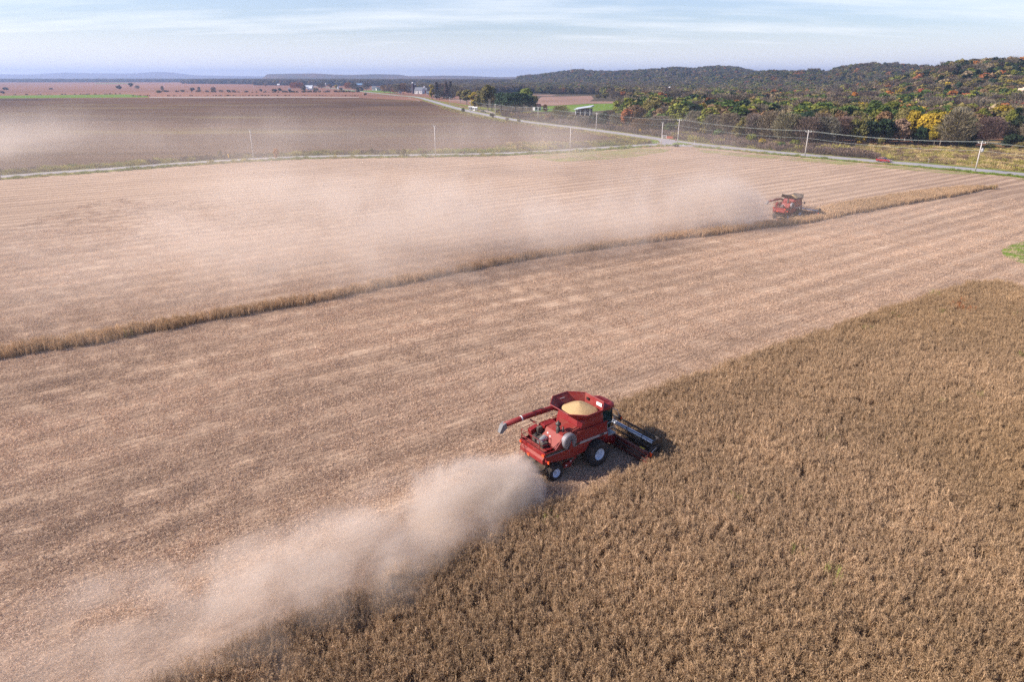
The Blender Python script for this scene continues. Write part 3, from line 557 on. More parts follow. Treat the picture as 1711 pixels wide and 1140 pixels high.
# the near edge of the wood, right of the road
PF = 'along the pasture edge'
for a in [(1591, 249, 186, 52, 'bare', 'grey', 'lone tree with a clear trunk, bare and grey-brown, before the wood near the leaning pole'),
          (1548, 243, 186, 44, 'broad', 'gold', None), (1570, 244, 183, 40, 'broad', 'gold', None), (1520, 241, 181, 36, 'broad', 'gold', None), (1502, 238, 177, 36, 'broad', 'olive', None), (1535, 243, 208, 30, 'shrub', 'dark', None),
          (1560, 246, 205, 26, 'broad', 'gold', None), (1612, 247, 205, 30, 'shrub', 'dark', None), (1499, 243, 196, 40, 'broad', 'tan', None), (1473, 243, 196, 40, 'broad', 'dark', None), (1450, 242, 200, 42, 'broad', 'dark', None),
          (1425, 243, 197, 40, 'broad', 'olive', None), (1440, 240, 225, 22, 'shrub', 'gold', None), (1400, 243, 196, 42, 'bare', 'purple', None), (1375, 245, 196, 46, 'bare', 'grey', None), (1345, 246, 196, 44, 'bare', 'purple', None), (1330, 243, 203, 26, 'broad', 'gold', None),
          (1310, 244, 190, 46, 'bare', 'grey', None), (1327, 249, 232, 24, 'shrub', 'yellowgreen', None), (1305, 249, 236, 22, 'shrub', 'green', None), (1285, 240, 186, 44, 'bare', 'grey', None), (1262, 238, 194, 40, 'bare', 'purple', None), (1240, 236, 197, 36, 'shrub', 'olive', None),
          (1255, 242, 222, 24, 'shrub', 'yellowgreen', None), (1216, 232, 190, 40, 'bare', 'grey', None), (1190, 229, 192, 36, 'bare', 'purple', None), (1200, 232, 214, 26, 'shrub', 'green', None), (1175, 230, 212, 22, 'shrub', 'olive', None),
          (1160, 224, 186, 34, 'bare', 'grey', None), (1272, 246, 230, 16, 'shrub', 'gold', None), (1470, 244, 228, 20, 'shrub', 'olive', None),
          (1650, 241, 196, 44, 'bare', 'purple', None), (1636, 228, 178, 36, 'broad', 'yellowgreen', None), (1622, 246, 238, 16, 'shrub', 'gold', None), (1655, 250, 240, 26, 'shrub', 'olive', None), (1676, 239, 204, 42, 'bare', 'purple', None), (1690, 246, 222, 36, 'shrub', 'dark', None), (1704, 241, 190, 46, 'broad', 'dark', None),
          (1682, 228, 180, 40, 'broad', 'olive', None), (1692, 218, 175, 34, 'broad', 'gold', None), (1702, 206, 172, 26, 'broad', 'orange', None), (1722, 243, 196, 46, 'bare', 'grey', None), (1740, 250, 205, 40, 'broad', 'olive', None), (1705, 250, 236, 24, 'shrub', 'olive', None)]:
    T(*a[:6], PF, a[6])
PM = 'in the middle of the wood'
for a in [(1460, 226, 165, 56, 'broad', 'green'), (1440, 224, 170, 40, 'broad', 'yellowgreen'), (1482, 222, 167, 34, 'broad', 'yellowgreen'), (1416, 218, 170, 40, 'broad', 'olive'), (1388, 215, 170, 36, 'broad', 'olive'), (1340, 212, 169, 34, 'broad', 'green'), (1365, 214, 176, 36, 'broad', 'yellowgreen'),
          (1255, 208, 175, 34, 'broad', 'yellowgreen'), (1278, 206, 172, 36, 'broad', 'green'), (1300, 210, 180, 30, 'broad', 'olive'), (1228, 200, 165, 22, 'broad', 'rust'), (1220, 206, 172, 26, 'broad', 'orange'), (1196, 205, 169, 32, 'spread', 'brown'), (1168, 203, 177, 22, 'broad', 'rust'), (1146, 204, 174, 16, 'conifer', 'dark'), (1134, 210, 188, 16, 'conifer', 'dark'),
          (1235, 215, 183, 26, 'broad', 'gold'), (1264, 222, 196, 40, 'bare', 'grey'), (1240, 212, 186, 34, 'bare', 'grey'), (1210, 214, 184, 34, 'bare', 'purple'), (1180, 212, 184, 32, 'bare', 'grey'), (1332, 186, 160, 16, 'broad', 'red'), (1423, 186, 152, 14, 'broad', 'orange'), (1400, 184, 155, 26, 'bare', 'purple'), (1382, 186, 152, 28, 'broad', 'tan')]:
    T(*a, PM)
PW = 'behind the rubble piles'
for a in [(1060, 212, 172, 40, 'spread', 'brown'), (1088, 210, 166, 44, 'spread', 'olive'), (1046, 214, 180, 26, 'broad', 'rust'), (1112, 212, 178, 34, 'bare', 'grey'), (1128, 218, 190, 34, 'broad', 'olive'), (1100, 222, 194, 40, 'bare', 'grey'), (1070, 222, 198, 34, 'bare', 'brown'), (1148, 226, 200, 34, 'bare', 'purple'), (1118, 224, 204, 24, 'shrub', 'green'), (1030, 212, 190, 26, 'bare', 'grey'),
          (1008, 214, 184, 22, 'shrub', 'dark'), (990, 212, 190, 24, 'shrub', 'dark'), (972, 212, 193, 26, 'bare', 'grey'), (1018, 206, 184, 20, 'bare', 'purple'), (936, 203, 177, 30, 'bare', 'olive'), (955, 206, 190, 22, 'shrub', 'olive'), (918, 204, 190, 22, 'shrub', 'brown')]:
    T(*a, PW)
T(911, 186, 173, 10, 'shrub', 'orange', '', 'small round orange tree beside the dark-roofed cottage')
# the far edge of the tan field
PB = 'beyond the tan field'
for a in [(1000, 166, 157, 16, 'broad', 'olive'), (1012, 167, 154, 20, 'broad', 'olive'), (1026, 168, 152, 20, 'bare', 'grey'), (1040, 168, 152, 18, 'broad', 'rust'), (1052, 169, 153, 18, 'broad', 'brown'), (1066, 169, 150, 22, 'broad', 'olive'), (1080, 170, 150, 22, 'bare', 'grey'), (1072, 171, 158, 9, 'conifer', 'dark'), (1096, 172, 149, 24, 'broad', 'tan'), (1112, 172, 156, 20, 'bare', 'grey')]:
    T(*a, PB)
# the tree group by the road, left of the junction
PG = 'in the roadside grove'
for a in [(780, 175, 148, 24, 'broad', 'olive'), (769, 172, 150, 16, 'broad', 'olive'), (792, 183, 153, 20, 'column', 'gold'), (803, 184, 150, 24, 'broad', 'olive'), (815, 186, 139, 32, 'broad', 'olive'), (822, 184, 150, 24, 'broad', 'tan'),
          (837, 190, 155, 22, 'pine', 'dark'), (850, 191, 156, 22, 'pine', 'dark'), (862, 191, 155, 24, 'pine', 'dark'), (874, 191, 156, 24, 'pine', 'dark'), (885, 190, 160, 22, 'pine', 'dark'), (880, 183, 145, 30, 'broad', 'yellowgreen'), (869, 182, 150, 20, 'broad', 'dark'), (892, 186, 158, 18, 'broad', 'olive')]:
    T(*a, PG)
for a, lb in [((774, 187.5, 179.5, 8, 'shrub', 'dark', ''), 'low dark round bush on the left side of the far road'), ((822, 196.5, 188.5, 11, 'shrub', 'dark', ''), 'wide dark bush beside the road in front of the grove'), ((867, 204, 198, 9, 'shrub', 'olive', ''), 'small olive bush on the field side of the road past the grove'), ((847, 200, 196, 8, 'shrub', 'tan', ''), 'low pale bush on the field side of the road before the pines')]:
    T(*a, lb)
PH = 'at the far farmstead'
for a in [(722, 166, 141, 12, 'column', 'gold'), (730, 165, 136, 12, 'conifer', 'purple'), (738, 165, 139, 14, 'bare', 'purple'), (746, 166, 136, 12, 'conifer', 'purple'), (753, 165, 135, 12, 'conifer', 'purple'), (760, 166, 142, 16, 'bare', 'grey'), (742, 165.5, 146, 12, 'bare', 'grey'), (768, 165, 144, 16, 'bare', 'grey'), (735, 166, 150, 12, 'bare', 'grey'),
          (643, 155.5, 142, 14, 'bare', 'brown'), (652, 156, 141, 16, 'bare', 'grey'), (664, 157, 140, 16, 'bare', 'grey'), (674, 157, 139, 14, 'bare', 'brown'), (659, 156.5, 145, 10, 'bare', 'rust'), (683, 157, 144, 10, 'bare', 'grey'), (612, 152, 137, 14, 'bare', 'purple'), (602, 151.5, 144, 14, 'shrub', 'dark'), (592, 151, 139, 14, 'bare', 'purple'), (582, 150, 138, 14, 'bare', 'rust')]:
    T(*a, PH)
PL = 'on the far left plain'
for a in [(10, 150, 145, 14, 'shrub', 'dark'), (4, 156, 151.5, 14, 'shrub', 'purple'), (85, 149.5, 146, 8, 'shrub', 'purple'), (199, 150, 141.5, 10, 'broad', 'purple'), (219, 146.5, 138, 11, 'broad', 'dark'), (230, 149, 142.5, 7, 'bare', 'grey'), (265, 155, 150, 14, 'shrub', 'olive'), (272, 153, 143.5, 5, 'bare', 'grey'),
          (322, 152, 145.5, 10, 'shrub', 'purple'), (333, 152, 145, 5, 'bare', 'purple'), (357, 152, 145.5, 8, 'bare', 'purple'), (382, 153, 149.5, 8, 'shrub', 'dark'), (436, 152.8, 148, 6, 'shrub', 'dark'), (444, 144.5, 137.5, 10, 'broad', 'brown'), (459, 153.5, 148, 12, 'shrub', 'dark'), (468, 152, 146.5, 8, 'shrub', 'dark'), (484, 152, 149, 8, 'shrub', 'dark'), (492, 150, 137.5, 14, 'bare', 'rust'), (503, 150, 138, 12, 'bare', 'rust'), (508, 152.5, 141, 9, 'shrub', 'purple'), (528, 151, 146, 10, 'shrub', 'olive'), (537, 148, 139, 14, 'bare', 'brown'), (552, 148, 139.5, 10, 'broad', 'brown'), (562, 149.5, 141, 8, 'broad', 'gold'), (570, 150.5, 146, 8, 'shrub', 'dark')]:
    T(*a, PL)
for a, lb in [((611, 158.8, 155, 7, 'shrub', 'dark', ''), 'lone dark bush at the far edge of the dark field'), ((463, 264, 247, 12, 'shrub', 'orange', ''), 'orange autumn sapling standing on the verge of the side road'), ((368, 262, 251, 10, 'shrub', 'olive', ''), 'small olive sapling on the side road left of the orange one, near the yellow marker'),
              ((508, 258.5, 249, 6, 'shrub', 'tan', ''), 'thin pale sapling behind the side road right of the orange one'), ((621, 257, 246.5, 9, 'shrub', 'olive', ''), 'olive sapling behind the side road, left of the middle pole'), ((603, 257.5, 251, 9, 'shrub', 'tan', ''), 'low pale scrub behind the side road, between two saplings'),
              ((675, 261.5, 247.5, 10, 'shrub', 'olive', ''), 'taller olive sapling on the near verge of the side road'), ((666, 258, 253.5, 8, 'shrub', 'dark', ''), 'low dark bush behind the side road beside the taller sapling'), ((775, 257, 252, 7, 'shrub', 'tan', ''), 'small tan weed bush behind the side road, right of the middle pole'),
              ((1130, 245, 240, 12, 'shrub', 'dark', ''), 'dark low bush on the traffic island by the stop sign')]:
    T(*a, lb)
nman = len(TREES)
# the wood itself: candidates, the nearest become trees of their own, the rest one wood
def clear_(P):
    """open ground, buildings and road kept free of trees (outlines in photograph pixels, laid on the ground)"""
    polys = [[(884, 157), (990, 157.5), (1062, 168.5), (1075, 176), (1045, 182), (1040, 192), (985, 196), (955, 190), (884, 192)], [(1104, 173.5), (1142, 174), (1150, 185), (1130, 192), (1110, 190)],
             [(1150, 186), (1128, 196), (1112, 190)], [(1620, 246), (1626, 232), (1662, 231), (1750, 235), (1750, 250)], [(1298, 190), (1304, 180), (1334, 180), (1336, 190)], [(1145, 165), (1145, 156), (1170, 156), (1170, 168)]]
    m_ = np.zeros(len(P), bool)
    for p in polys: m_ |= inpoly(P, [G(*q) for q in p])
    return m_
wood_poly = [G(*p) for p in [(820, 150), (905, 156.5), (985, 159), (1000, 166), (1065, 171), (1080, 176), (1030, 196), (1060, 208), (1100, 216), (1160, 224), (1240, 234), (1300, 241), (1350, 243), (1440, 240), (1530, 241), (1600, 246), (1760, 248), (2100, 262)]] + [(900, 330), (1900, 1200), (4200, 3300), (60, 3300)]
rng = np.random.default_rng(77); C = []
for ya, yb, sp in ((260, 520, 6.6), (520, 900, 8.2), (900, 1500, 10.0), (1500, 3400, 14.0)):
    gx = np.arange(-300, 1.15 * yb + 200, sp); gy = np.arange(ya, yb, sp); X, Y = np.meshgrid(gx, gy); P = np.stack([X.ravel(), Y.ravel()], 1) + rng.uniform(-0.45, 0.45, (X.size, 2)) * sp; C.append(np.column_stack([P, np.full(len(P), sp)]))
C = np.concatenate(C); C = C[inpoly(C[:, :2], wood_poly) & ~clear_(C[:, :2])]; C = C[np.abs(C[:, 0]) < 1.10 * C[:, 1] + 40]
MP = np.array(MANUAL); keep = np.ones(len(C), bool)
near = C[:, 1] < 1000; Dm = np.hypot(C[near, 0][:, None] - MP[:, 0], C[near, 1][:, None] - MP[:, 1]) < (MP[:, 2] * 0.85 + 1.5); keep[near] = ~Dm.any(1); C = C[keep]
zC = terrain(C[:, 0], C[:, 1])
def in_line_view(C, z):   # plan bearing of each tree, as seen from the camera
    dep = C[:, 1] * math.cos(PIT) + (CAM_H - z) * math.sin(PIT); return 855.5 + FPX * C[:, 0] / dep, 570 + FPX * ((CAM_H - z) * math.cos(PIT) - C[:, 1] * math.sin(PIT)) / dep
uC, vC = in_line_view(C, zC)
pal = ['grey', 'purple', 'olive', 'brown', 'green', 'yellowgreen', 'gold', 'rust', 'orange', 'red', 'tan', 'dark']
def pick_cols(n, u, hz, P, rng):
    base = np.array([0.10, 0.07, 0.28, 0.10, 0.13, 0.11, 0.025, 0.045, 0.010, 0.003, 0.06, 0.07]); o = []
    v1 = vnoise(P, 1 / 45, 41); v2 = vnoise(P, 1 / 60, 42); v3 = vnoise(P, 1 / 30, 43)
    for i in range(n):
        w_ = base.copy(); w_[[4, 5]] *= 0.25 + 4.5 * v1[i] ** 2; w_[[7, 8, 9]] *= 0.2 + 3.2 * v2[i] ** 2 * (2.0 if hz[i] > 15 and u[i] < 1560 else 0.5); w_[11] *= 5 * v3[i] ** 2 + (4.5 if hz[i] > 10 else 0.4); w_[[0, 1]] *= 1.5 - v1[i]
        if P[i, 1] < 560 and 1310 < u[i] < 1530: w_[[2, 4, 5]] *= 1.8
        o.append(rng.choice(12, p=w_ / w_.sum()))
    return np.array(o)
ci = pick_cols(len(C), uC, zC, C[:, :2], rng)
order = np.argsort(C[:, 1]); vis = order[(uC[order] > 860) & (uC[order] < 1716)]
NIND = 96
ind = vis[:NIND]; rest = np.setdiff1d(np.arange(len(C)), ind)
for i in ind:
    col = pal[ci[i]]; kind = 'bare' if col in ('grey', 'purple') else ('conifer' if col == 'dark' and rng.random() < .5 else 'broad'); h = rng.uniform(9, 14)
    TREES.append([C[i, 0], C[i, 1], float(zC[i]), h, h * rng.uniform(0.62, 0.85), kind, col, 'in the roadside wood', None])
ORD = ['', 'first', 'second', 'third', 'fourth', 'fifth', 'sixth', 'seventh', 'eighth', 'ninth', 'tenth', 'eleventh', 'twelfth', 'thirteenth', 'fourteenth', 'fifteenth', 'sixteenth', 'seventeenth', 'eighteenth', 'nineteenth', 'twentieth'] + ['twenty-' + x for x in ('first', 'second', 'third', 'fourth', 'fifth', 'sixth', 'seventh', 'eighth', 'ninth')] + ['thirtieth'] + ['thirty-' + x for x in ('first', 'second', 'third', 'fourth', 'fifth')]
lots = {}
for i, t_ in enumerate(TREES):
    if not t_[8]: lots.setdefault((t_[7], t_[6], 'bush' if t_[5] == 'shrub' else 'tree'), []).append(i)
for (row, col, what), idx in lots.items():
    idx.sort(key=lambda i: TREES[i][0] / TREES[i][1])
    for k, i in enumerate(idx):
        n_ = len(idx)
        TREES[i][8] = ('%s %s %s' % (WORD[col], what, row)) if n_ == 1 else ('%s of the %s %ss from the left %s' % (ORD[k + 1], WORD[col], what, row))
TN = dict(broad='broadleaf_tree', spread='broadleaf_tree', column='broadleaf_tree', shrub='bush', bare='bare_tree', conifer='conifer_tree', pine='pine_tree')
trng = np.random.default_rng(3)
for x, y, z, h, wd, kind, col, row, label in TREES:
    k = int(trng.integers(0, len(PROTO[kind]))); cm, tm = PROTO[kind][k]
    W0 = dict(broad=9.2, spread=12.5, column=6.2, shrub=12.5, bare=9.4, conifer=5.8, pine=7.4)[kind]; sx = min(wd / W0, 2.2 * h / 12); sz = h / 12.0
    e = empty(TN[kind], (x, y, z), trng.uniform(0, 6.283)); tag(e, label, 'bush' if kind == 'shrub' else 'tree', ('trees ' + row) if row else None)
    c = bpy.data.objects.new('crown', cm); COL.objects.link(c); c.parent = e; c.scale = (sx, sx * trng.uniform(0.9, 1.1), sz)
    q = trng.normal(1.0, 0.10); q = q * (1.7 if kind == 'pine' else 1.0); c.color = tuple(min(1, v * q * f) for v, f in zip(TC[col], trng.normal(1, 0.05, 3))) + (1,)
    t_ = bpy.data.objects.new('trunk', tm); COL.objects.link(t_); t_.parent = e; t_.scale = (sx, sx, sz)
# the wood: uncountable
WV = [crown_mesh('broad', 900 + i, 900, M['leaf_wood'], 1.0) for i in range(4)] + [crown_mesh('bare', 950 + i, 900, M['leaf_wood'], 1.1) for i in range(3)] + [crown_mesh('conifer', 970, 700, M['leaf_wood'], 1.0)]
def wood(name, P, z, cols, hs, label, seed, wfac=1.0):
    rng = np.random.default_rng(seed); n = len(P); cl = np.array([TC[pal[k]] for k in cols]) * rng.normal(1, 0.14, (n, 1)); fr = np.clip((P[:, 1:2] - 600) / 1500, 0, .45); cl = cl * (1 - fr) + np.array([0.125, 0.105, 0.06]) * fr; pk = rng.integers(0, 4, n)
    b_ = cols < 2; pk[b_] = rng.integers(4, 7, b_.sum()); dk = (cols == 11) & (rng.random(n) < 0.5); pk[dk] = 7
    s = hs / 12; sc_ = np.stack([s * wfac * rng.uniform(0.9, 1.25, n)] * 2 + [s], 1)
    return scatter(name, np.column_stack([P, z - 0.6]), WV, None, sc_, np.clip(cl, 0, 1), label, 'wood', pk)
rg = np.random.default_rng(8)
far = C[rest, 1] > 1500
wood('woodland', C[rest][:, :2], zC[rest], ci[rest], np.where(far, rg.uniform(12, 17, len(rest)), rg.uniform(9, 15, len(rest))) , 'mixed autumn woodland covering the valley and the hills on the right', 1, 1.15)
# dark tree belts on the horizon at left
rg = np.random.default_rng(9)
def belt(poly, sp, hs, label, seed, weights):
    P = np.array(poly); x0, y0 = P.min(0); x1, y1 = P.max(0); n = int((x1 - x0) * (y1 - y0) / sp / sp); r = np.random.default_rng(seed); Q = np.stack([r.uniform(x0, x1, n), r.uniform(y0, y1, n)], 1); Q = Q[inpoly(Q, poly)]; n = len(Q)
    wood('tree_belt', Q, np.zeros(n), r.choice(12, n, p=np.array(weights) / sum(weights)), r.uniform(hs[0], hs[1], n), label, seed, 1.6)
wd_ = [3, 6, 2, 1, 0, 0, 0, .6, 0, 0, 0, 6]
belt([(-4300, 4300), (-1500, 4300), (-1450, 4700), (-4500, 4700)], 16, (12, 19), 'low dark tree line on the flat horizon at far left', 51, wd_)
belt([(-1500, 3300), (-900, 2900), (-820, 3900), (-1600, 3900)], 15, (13, 20), 'dark woods below the flat-topped far ridge', 52, wd_)
belt([(-950, 2650), (-100, 2200), (60, 2500), (100, 3400), (-900, 3600)], 15, (13, 20), 'broad belt of dark woods behind the far farmsteads', 53, wd_)
belt([(-260, 1500), (-60, 1250), (60, 1300), (90, 2100), (-250, 2100)], 12, (9, 14), 'brownish woods behind the grove and the red barn', 54, [5, 5, 3, 3, 0, .5, .3, 1.5, .1, 0, 1, 1])
# hedge lines between the far fields
def hedge(px, hs, sp, label, seed):
    L_ = np.array([G(*p) for p in px]); r = np.random.default_rng(seed); seg = np.hypot(*np.diff(L_, axis=0).T); n = int(seg.sum() / sp); s = np.sort(r.uniform(0, seg.sum(), n)); cs = np.concatenate([[0], np.cumsum(seg)])
    Q = np.stack([np.interp(s, cs, L_[:, 0]), np.interp(s, cs, L_[:, 1])], 1) + r.normal(0, 1.2, (n, 2)); wood('hedgerow', Q, np.zeros(n), r.choice([1, 2, 3, 11, 0], n), r.uniform(hs[0], hs[1], n), label, seed, 2.0)
hedge([(270, 153.2), (340, 153.4), (430, 154.2), (520, 154), (600, 153.8)], (1.5, 4.5), 4, 'dark hedge line across the pinkish plain', 61)
hedge([(20, 158.4), (120, 157.6), (215, 156.8)], (1.0, 2.2), 5, 'thin dark hedge behind the green field strip', 62)
hedge([(215, 160.2), (330, 160), (440, 159.8), (530, 159.6), (600, 160)], (0.8, 2.0), 4, 'thin dark hedge just behind the dark field', 63)
# weeds and tufts along the roads
M['tuft'] = tinted_leaf('weeds', 'inst', vary=0.4, transl=0.15, nscale=3.0)
def tuft(i, H, n, wd):
    r = np.random.default_rng(300 + i); c = r.normal(0, 0.35, (n, 2)); A = np.column_stack([c, np.zeros(n)]); d = r.normal(0, 0.3, (n, 3)); d[:, 2] = r.uniform(0.35, 1.0, n) * H; d[:, :2] += c * 0.7
    return strips_mesh('weed_tuft', A, A + d, r.uniform(0.6, 1.4, n) * wd, M['tuft'], r)
tufts = [tuft(i, 0.8, 70, 0.07) for i in range(4)] + [tuft(10 + i, 1.3, 120, 0.10) for i in range(3)]
def weeds(name, poly, dens, cols, s, label, seed, tall=0.3, thr=0.0):
    P = np.array(poly); x0, y0 = P.min(0); x1, y1 = P.max(0); r = np.random.default_rng(seed); n = int((x1 - x0) * (y1 - y0) * dens); Q = np.stack([r.uniform(x0, x1, n), r.uniform(y0, y1, n)], 1); Q = Q[inpoly(Q, poly) & in_view(Q, 10)]
    if thr: Q = Q[vnoise(Q, 0.12, seed) > thr]
    n = len(Q); cl = np.array(cols)[np.clip((vnoise(Q, 0.10, seed + 1) * len(cols) + r.normal(0, 0.7, n)).astype(int), 0, len(cols) - 1)] * r.normal(1, 0.15, (n, 1))
    return scatter(name, np.column_stack([Q, np.full(n, 0.03)]), tufts, None, np.ones((n, 3)) * (s * r.uniform(0.6, 1.4, (n, 1))), np.clip(cl, 0, 1), label, 'weeds', np.where(r.random(n) < tall, r.integers(4, 7, n), r.integers(0, 4, n)))
g1, g2, g3, g4, g5 = (0.19, 0.25, 0.035), (0.34, 0.30, 0.08), (0.50, 0.38, 0.18), (0.22, 0.15, 0.10), (0.12, 0.085, 0.07)
def band(P, a, b_): return [tuple(p) for p in offset_line(P, a)] + [tuple(p) for p in offset_line(P, b_)[::-1]]
weeds('roadside_grass', band(left_road[8:84], 4.5, 10.5), 0.9, [g1, g2, g2, g5], 0.9, 'long grass on the far verge of the side road', 401)
weeds('roadside_grass', band(left_road[8:84], -8.5, -4.0), 0.7, [g1, g1, g2], 0.6, 'short grass on the near verge of the side road', 402, 0.1)
weeds('roadside_grass', band(main_road[30:60], -16, -7.5), 0.4, [g2, g2, g3, g4], 0.45, 'tan grass between the main road and the dark field', 403)
weeds('roadside_grass', band(main_road[66:98], -8.5, -4.8), 0.8, [g1, g1, g2], 0.5, 'green grass on the near verge of the main road', 404, 0.1)
weeds('pasture_grass', [tuple(p) for p in ml[77:]] + [(420, 60), (420, 262), G(1711, 249), G(1600, 246), G(1500, 243.6), G(1385, 245), G(1340, 250)], 0.8, [g3, g3, g2, g4, g3], 0.75, 'rough tan pasture grass between the main road and the wood', 405, 0.15)
weeds('brush', [tuple(p) for p in offset_line(main_road, 7)[38:80]] + [G(1385, 246), G(1300, 240), G(1160, 224), G(1060, 208), G(990, 200), G(900, 192), G(830, 187)], 0.55, [g5, g4, g5, (0.19, 0.13, 0.11), g2], 1.5, 'brown brush and weeds beyond the main road', 406, 0.5)
weeds('brush', [G(*p) for p in [(1000, 243.5), (1050, 240.2), (1084, 238.2), (1084, 235.5), (1055, 234), (1010, 237), (960, 241)]], 0.9, [g4, g2, g5, (0.14, 0.12, 0.03)], 0.8, 'dense brown and olive weeds at the tip of the dark field', 407, 0.6)
weeds('dry_grass', [G(*p) for p in [(820, 252), (943, 246), (1000, 241), (960, 237), (880, 238), (830, 243)]], 0.35, [g3, g2, g4], 0.7, 'pale dry grass patch at the near corner of the dark field', 408)

# ================================================================ buildings
M['barn_red'] = plain('barn_red', (0.20, 0.035, 0.03), 0.7); M['roof_metal'] = paint('metal_roof', (0.62, 0.66, 0.72), 0.4, 0.2, amt=0.1); M['roof_grey'] = plain('grey_roof', (0.16, 0.17, 0.20), 0.7); M['wall_white'] = plain('white_wall', (0.66, 0.66, 0.68), 0.7, vary=0.1); M['roof_blue'] = plain('blue_roof', (0.16, 0.27, 0.42), 0.6)
M['roof_dark'] = plain('dark_roof', (0.07, 0.03, 0.03), 0.7); M['silo_dark'] = plain('dark_silo', (0.07, 0.045, 0.06), 0.6); M['window_dark'] = plain('dark_window', (0.02, 0.02, 0.025), 0.2); M['rubble'] = plain('pale_rubble', (0.52, 0.48, 0.52), 0.9, vary=0.4); M['wood_beam'] = plain('weathered_wood', (0.28, 0.24, 0.21), 0.85)
def px_size(u0, u1, vb, vt):
    u = (u0 + u1) / 2; x, y = G(u, vb); dep = y * math.cos(PIT) + CAM_H * math.sin(PIT); return x, y, (u1 - u0) / FPX * dep, AT(u, vt, y)[2]
def house(name, u0, u1, vb, vt, label, wall='wall_white', roof='roof_grey', cat='house', rz=0.0, eave=0.55, depth=0.7, doors=1, group=None):
    x, y, W, H = px_size(u0, u1, vb, vt); W = max(W, 4); H = max(H, 3); D = W * depth; he = H * eave; r = empty(name, (x, y, 0), rz, label=label, cat=cat, group=group)
    MB().prism([(-D / 2, 0), (D / 2, 0), (D / 2, he), (0, H * .97), (-D / 2, he)], -W / 2, W / 2, 'x').build('wall', M[wall], r)
    o = 0.35; mb = MB()
    for s in (-1, 1):
        a = Vector((0, 0, H)); b_ = Vector((0, s * (D / 2 + o), he - o * (H - he) / (D / 2))); k = Vector((0, 0, 0.18))
        mb.loft([[(-W / 2 - o, *a.yz), (-W / 2 - o, *b_.yz), (-W / 2 - o, *(b_ + k).yz), (-W / 2 - o, *(a + k).yz)], [(W / 2 + o, *a.yz), (W / 2 + o, *b_.yz), (W / 2 + o, *(b_ + k).yz), (W / 2 + o, *(a + k).yz)]])
    mb.build('roof', M[roof], r)
    n = max(2, int(W / 4)); 
    for i in range(n):
        xx = -W / 2 + W * (i + 0.5) / n
        if i == n // 2 and doors: MB().box((xx, -D / 2 - 0.02, he * 0.38), (min(1.2 if W < 16 else 3.2, W / n * .7), 0.12, he * 0.76)).build('door', M['window_dark'], r)
        else: MB().box((xx, -D / 2 - 0.02, he * 0.55), (min(1.3, W / n * .5), 0.1, min(1.3, he * .4))).build('window', M['window_dark'], r)
    return r
def silo(u0, u1, vb, vt, label, mat, dome, group=None):
    x, y, W, H = px_size(u0, u1, vb, vt); W = max(W, 3.5); r = W / 2; e = empty('silo', (x, y, 0), 0, label=label, cat='silo', group=group)
    mb = MB(); mb.lathe([(r, 0), (r, H - r * .8)], (0, 0, 0))
    for k in range(1, int(H / 1.6)): mb.lathe([(r + .05, k * 1.6), (r + .05, k * 1.6 + .12)], (0, 0, 0))
    mb.build('wall', M[mat], e, smooth=False); MB().lathe([(r * 1.03, H - r * .8), (r * .9, H - r * .45), (r * .6, H - r * .15), (r * .2, H), (0.05, H + .05)], (0, 0, 0)).build('dome', M[dome], e, smooth=True)
    MB().box((r + .35, 0, H * .45), (.6, .7, H * .85)).build('chute', M[mat], e)
# open-fronted shed with a pale sloping metal roof
x, y, W, H = px_size(960, 991, 193, 178); r = empty('farm_shed', (x, y, 0), R(-18), label='open-fronted farm shed with a bright sloping metal roof right of the grove', cat='shed')
MB().box((0, 4.2, 2.6), (W * .8, .25, 5.2)).build('wall', M['roof_grey'], r); MB().box((-W * .4, 0, 2.0), (.25, 8.4, 4.0)).build('wall', M['wall_white'], r)
for s in (-.4, -.13, .13, .4): MB().box((W * s * .98, -4.2, 2.6), (.3, .3, 5.2)).build('post', M['wall_white'], r)
mb = MB()
for s in (-1,): mb.loft([[(-W * .47, -5.6, 4.3), (-W * .47, 5.2, 5.2), (-W * .47, 5.2, 5.45), (-W * .47, -5.6, 4.55)], [(W * .47, -5.6, 6.3), (W * .47, 5.2, 7.2), (W * .47, 5.2, 7.45), (W * .47, -5.6, 6.55)]])
mb.build('roof', M['roof_metal'], r); MB().box((W * .46, -.2, 6.45), (.18, 10.9, .5)).build('fascia', M['roof_blue'], r)
for k in range(3): MB().box((-W * .25 + k * 2.6, 1.5, 1.0), (1.8, 3.2, 2.0)).build('crate', M['window_dark'], r)
house('cottage', 891.5, 903, 184.5, 173.5, 'small cottage with a dark red roof at the edge of the pines', 'wall_white', 'roof_dark', rz=R(20), eave=.6)
